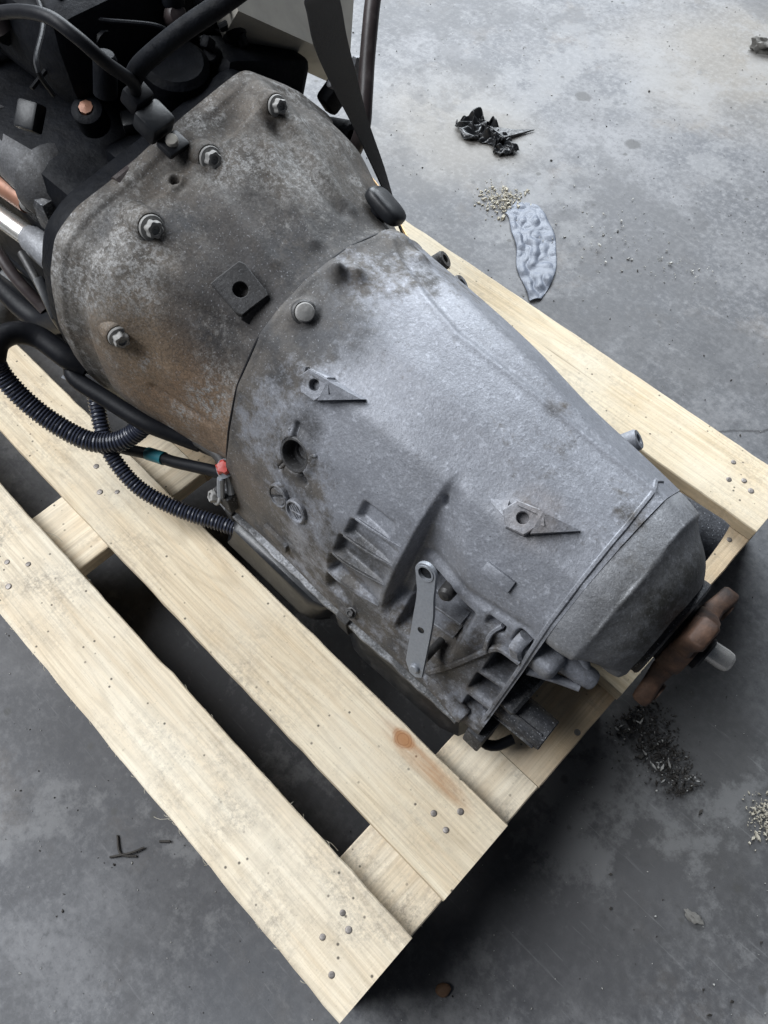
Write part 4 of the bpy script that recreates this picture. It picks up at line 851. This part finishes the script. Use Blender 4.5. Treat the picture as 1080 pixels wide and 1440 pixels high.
sheet('plastic_film', [(-.676, 1.046), (-.649, 1.034), (-.604, .995), (-.567, .959), (-.525, .931), (-.495, .908)], [(-.671, 1.085), (-.632, 1.100), (-.586, 1.075), (-.548, 1.043), (-.511, .99), (-.483, .920)], 130, 60, .009, 'grey_film', 'crinkled strip of grey plastic film lying beside the pallet', 'plastic film', 21, 42, edge=.006)
sheet('plastic_scrap', [(-.905, 1.165), (-.862, 1.150), (-.812, 1.165), (-.772, 1.148)], [(-.880, 1.222), (-.852, 1.222), (-.815, 1.212), (-.757, 1.19)], 110, 70, .026, 'black_film', 'crumpled scrap of shiny black plastic on the floor', 'plastic scrap', 33, 170, edge=.0075)
mb = MB(); wedge(mb, Matrix.Identity(4), [(-.838, 1.196), (-.80, 1.196), (-.778, 1.262), (-.80, 1.225)], [.014, .010, .004, .012], .002); mb.out('plastic_fold', M['black_film'], bpy.data.objects['plastic_scrap'])
def pebble(name, x, y, r, mat, label, cat, sq=(1, .8, .6), seed=0, rot=0, rg=.13):
    g = np.random.default_rng(seed); bm = bmesh.new(); bmesh.ops.create_icosphere(bm, subdivisions=3, radius=1)
    K = g.normal(0, 1.6, (6, 3)); ph = g.uniform(0, 6, 6); M4 = Matrix.Translation((x, y, r * sq[2] * .82)) @ Matrix.Rotation(rot, 4, 'Z')
    for v in bm.verts:
        q = np.array(v.co); d = 1 + rg * float(np.sin(K @ q * (1 if rg < .2 else 2.2) + ph).sum()) / 2; v.co = Vector((q[0] * sq[0], q[1] * sq[1], q[2] * sq[2])) * r * d
    mb = MB().bm(bm, M4); bm.free(); return tag(mb.out(name, M[mat], origin=(x, y, 0)), label, cat)
pebble('stone', -.607, 1.80, .02, 'stone', 'rough dark lump of stone at the far edge of the floor', 'stone', (1.1, .6, .75), 4, .5, .3)
pebble('nut_shell', .060, .085, .0075, 'brown_nut', 'small oval brown seed lying off the pallet corner', 'seed', (1.2, .8, .7), 5, 1.2)
pebble('chip', .210, .330, .0065, 'stone', 'small flat grey chip of stone alone on the dark floor', 'stone chip', (1.3, .8, .4), 6, .3, .28)
for k, pts in enumerate(([(-.299, -.086, .002), (-.285, -.066, .004), (-.279, -.052, .003)], [(-.312, -.066, .002), (-.293, -.075, .003), (-.278, -.064, .002)], [(-.272, -.036, .002), (-.263, -.027, .003)])):
    tag(MB().tube(spline(pts, .003), .0013, 6).out('twig', M['dark_flake'], origin=pts[0]), ('bent dark twig resting against a thinner twig on the floor', 'thin dark twig crossing under the bent one', 'short dark twig stub closest to the outer pallet board')[k], 'twig', 'twigs beside the outer board')
def flakes(name, mat, label, n, pos, size, seed, zr=.004, curl=False, kind='stuff', aspect=2.2):
    g = np.random.default_rng(seed); v = []; f = []
    for i in range(n):
        x, y, zt = pos(g); s_ = size * g.lognormal(0, .45); a = g.uniform(0, 6.28); L_ = s_ * g.uniform(1, aspect); w = s_ * .5; t = s_ * .22
        ux = np.array([math.cos(a), math.sin(a), g.normal(0, .25)]); uy = np.array([-math.sin(a), math.cos(a), g.normal(0, .25)]); c = np.array([x, y, .0004 + t + zt]); b = len(v)
        k = g.uniform(.5, 1, 4)
        P = [c + ux * L_ * .5 * k[0], c + uy * w * k[1], c - ux * L_ * .5 * k[2], c - uy * w * k[3]]
        v += [tuple(p + np.array([0, 0, -t])) for p in P] + [tuple(c + (p - c) * .75 + np.array([0, 0, t])) for p in P]
        f += [(b, b + 1, b + 5, b + 4), (b + 1, b + 2, b + 6, b + 5), (b + 2, b + 3, b + 7, b + 6), (b + 3, b, b + 4, b + 7), (b + 4, b + 5, b + 6, b + 7), (b + 3, b + 2, b + 1, b)]
    o = link(name, v, f, M[mat], None, smooth=False, origin=(0, 0, 0)); return tag(o, label, {'stuff': None}.get(kind), None, kind)
def strip_pos(a, b, w):
    a = np.array(a); b = np.array(b); n = np.array([-(b - a)[1], (b - a)[0]]); n /= np.linalg.norm(n)
    def p(g): u = g.uniform(0, 1); q = a + (b - a) * u + n * g.normal(0, w) * (1 - .4 * u); return q[0], q[1], abs(g.normal(0, .003))
    return p
def disc_pos(c, r, zs): 
    def p(g): d = g.normal(0, r, 2); return c[0] + d[0], c[1] + d[1], abs(g.normal(0, zs)) * math.exp(-(d @ d) / (2 * r * r))
    return p
def spread(x0, x1, y0, y1):
    def p(g):
        for _ in range(20):
            x, y = g.uniform(x0, x1), g.uniform(y0, y1)
            if not (-1.2 < x < .0 and 0 < y < .784 and g.uniform() < .5): return x, y, 0
        return x, y, 0
    return p
flakes('dirt_pile', 'dark_flake', 'heap of dark dirt flakes swept up below the output flange', 1100, strip_pos((.025, .475), (.13, .435), .021), .0019, 1)
flakes('dirt_flecks', 'pale_grit', 'pale flecks scattered in the dirt below the output flange', 90, strip_pos((.02, .46), (.13, .44), .02), .002, 2, aspect=4)
flakes('sawdust', 'wood_shaving', 'little heap of pale sawdust at the end of the grey film', 380, disc_pos((-.694, 1.066), .020, .004), .0026, 3, aspect=3)
flakes('sawdust', 'wood_shaving', 'small clump of pale sawdust on the dark floor past the output flange', 260, disc_pos((.21, .478), .013, .003), .0019, 4, aspect=3)
flakes('grit', 'pale_grit', 'pale grit scattered over the floor', 2600, spread(-1.6, .45, -.45, 2.0), .0011, 5)
flakes('grit', 'dark_flake', 'dark grit scattered over the floor', 1700, spread(-1.6, .45, -.45, 2.0), .0014, 6)
flakes('grit', 'pale_grit', 'drift of white crumbs beside the right hand pallet board', 160, strip_pos((-.60, 1.09), (-.30, 1.18), .05), .0022, 7)
for o in list(bpy.data.objects):
    for k in ('_o', '_r'):
        if k in o: del o[k]
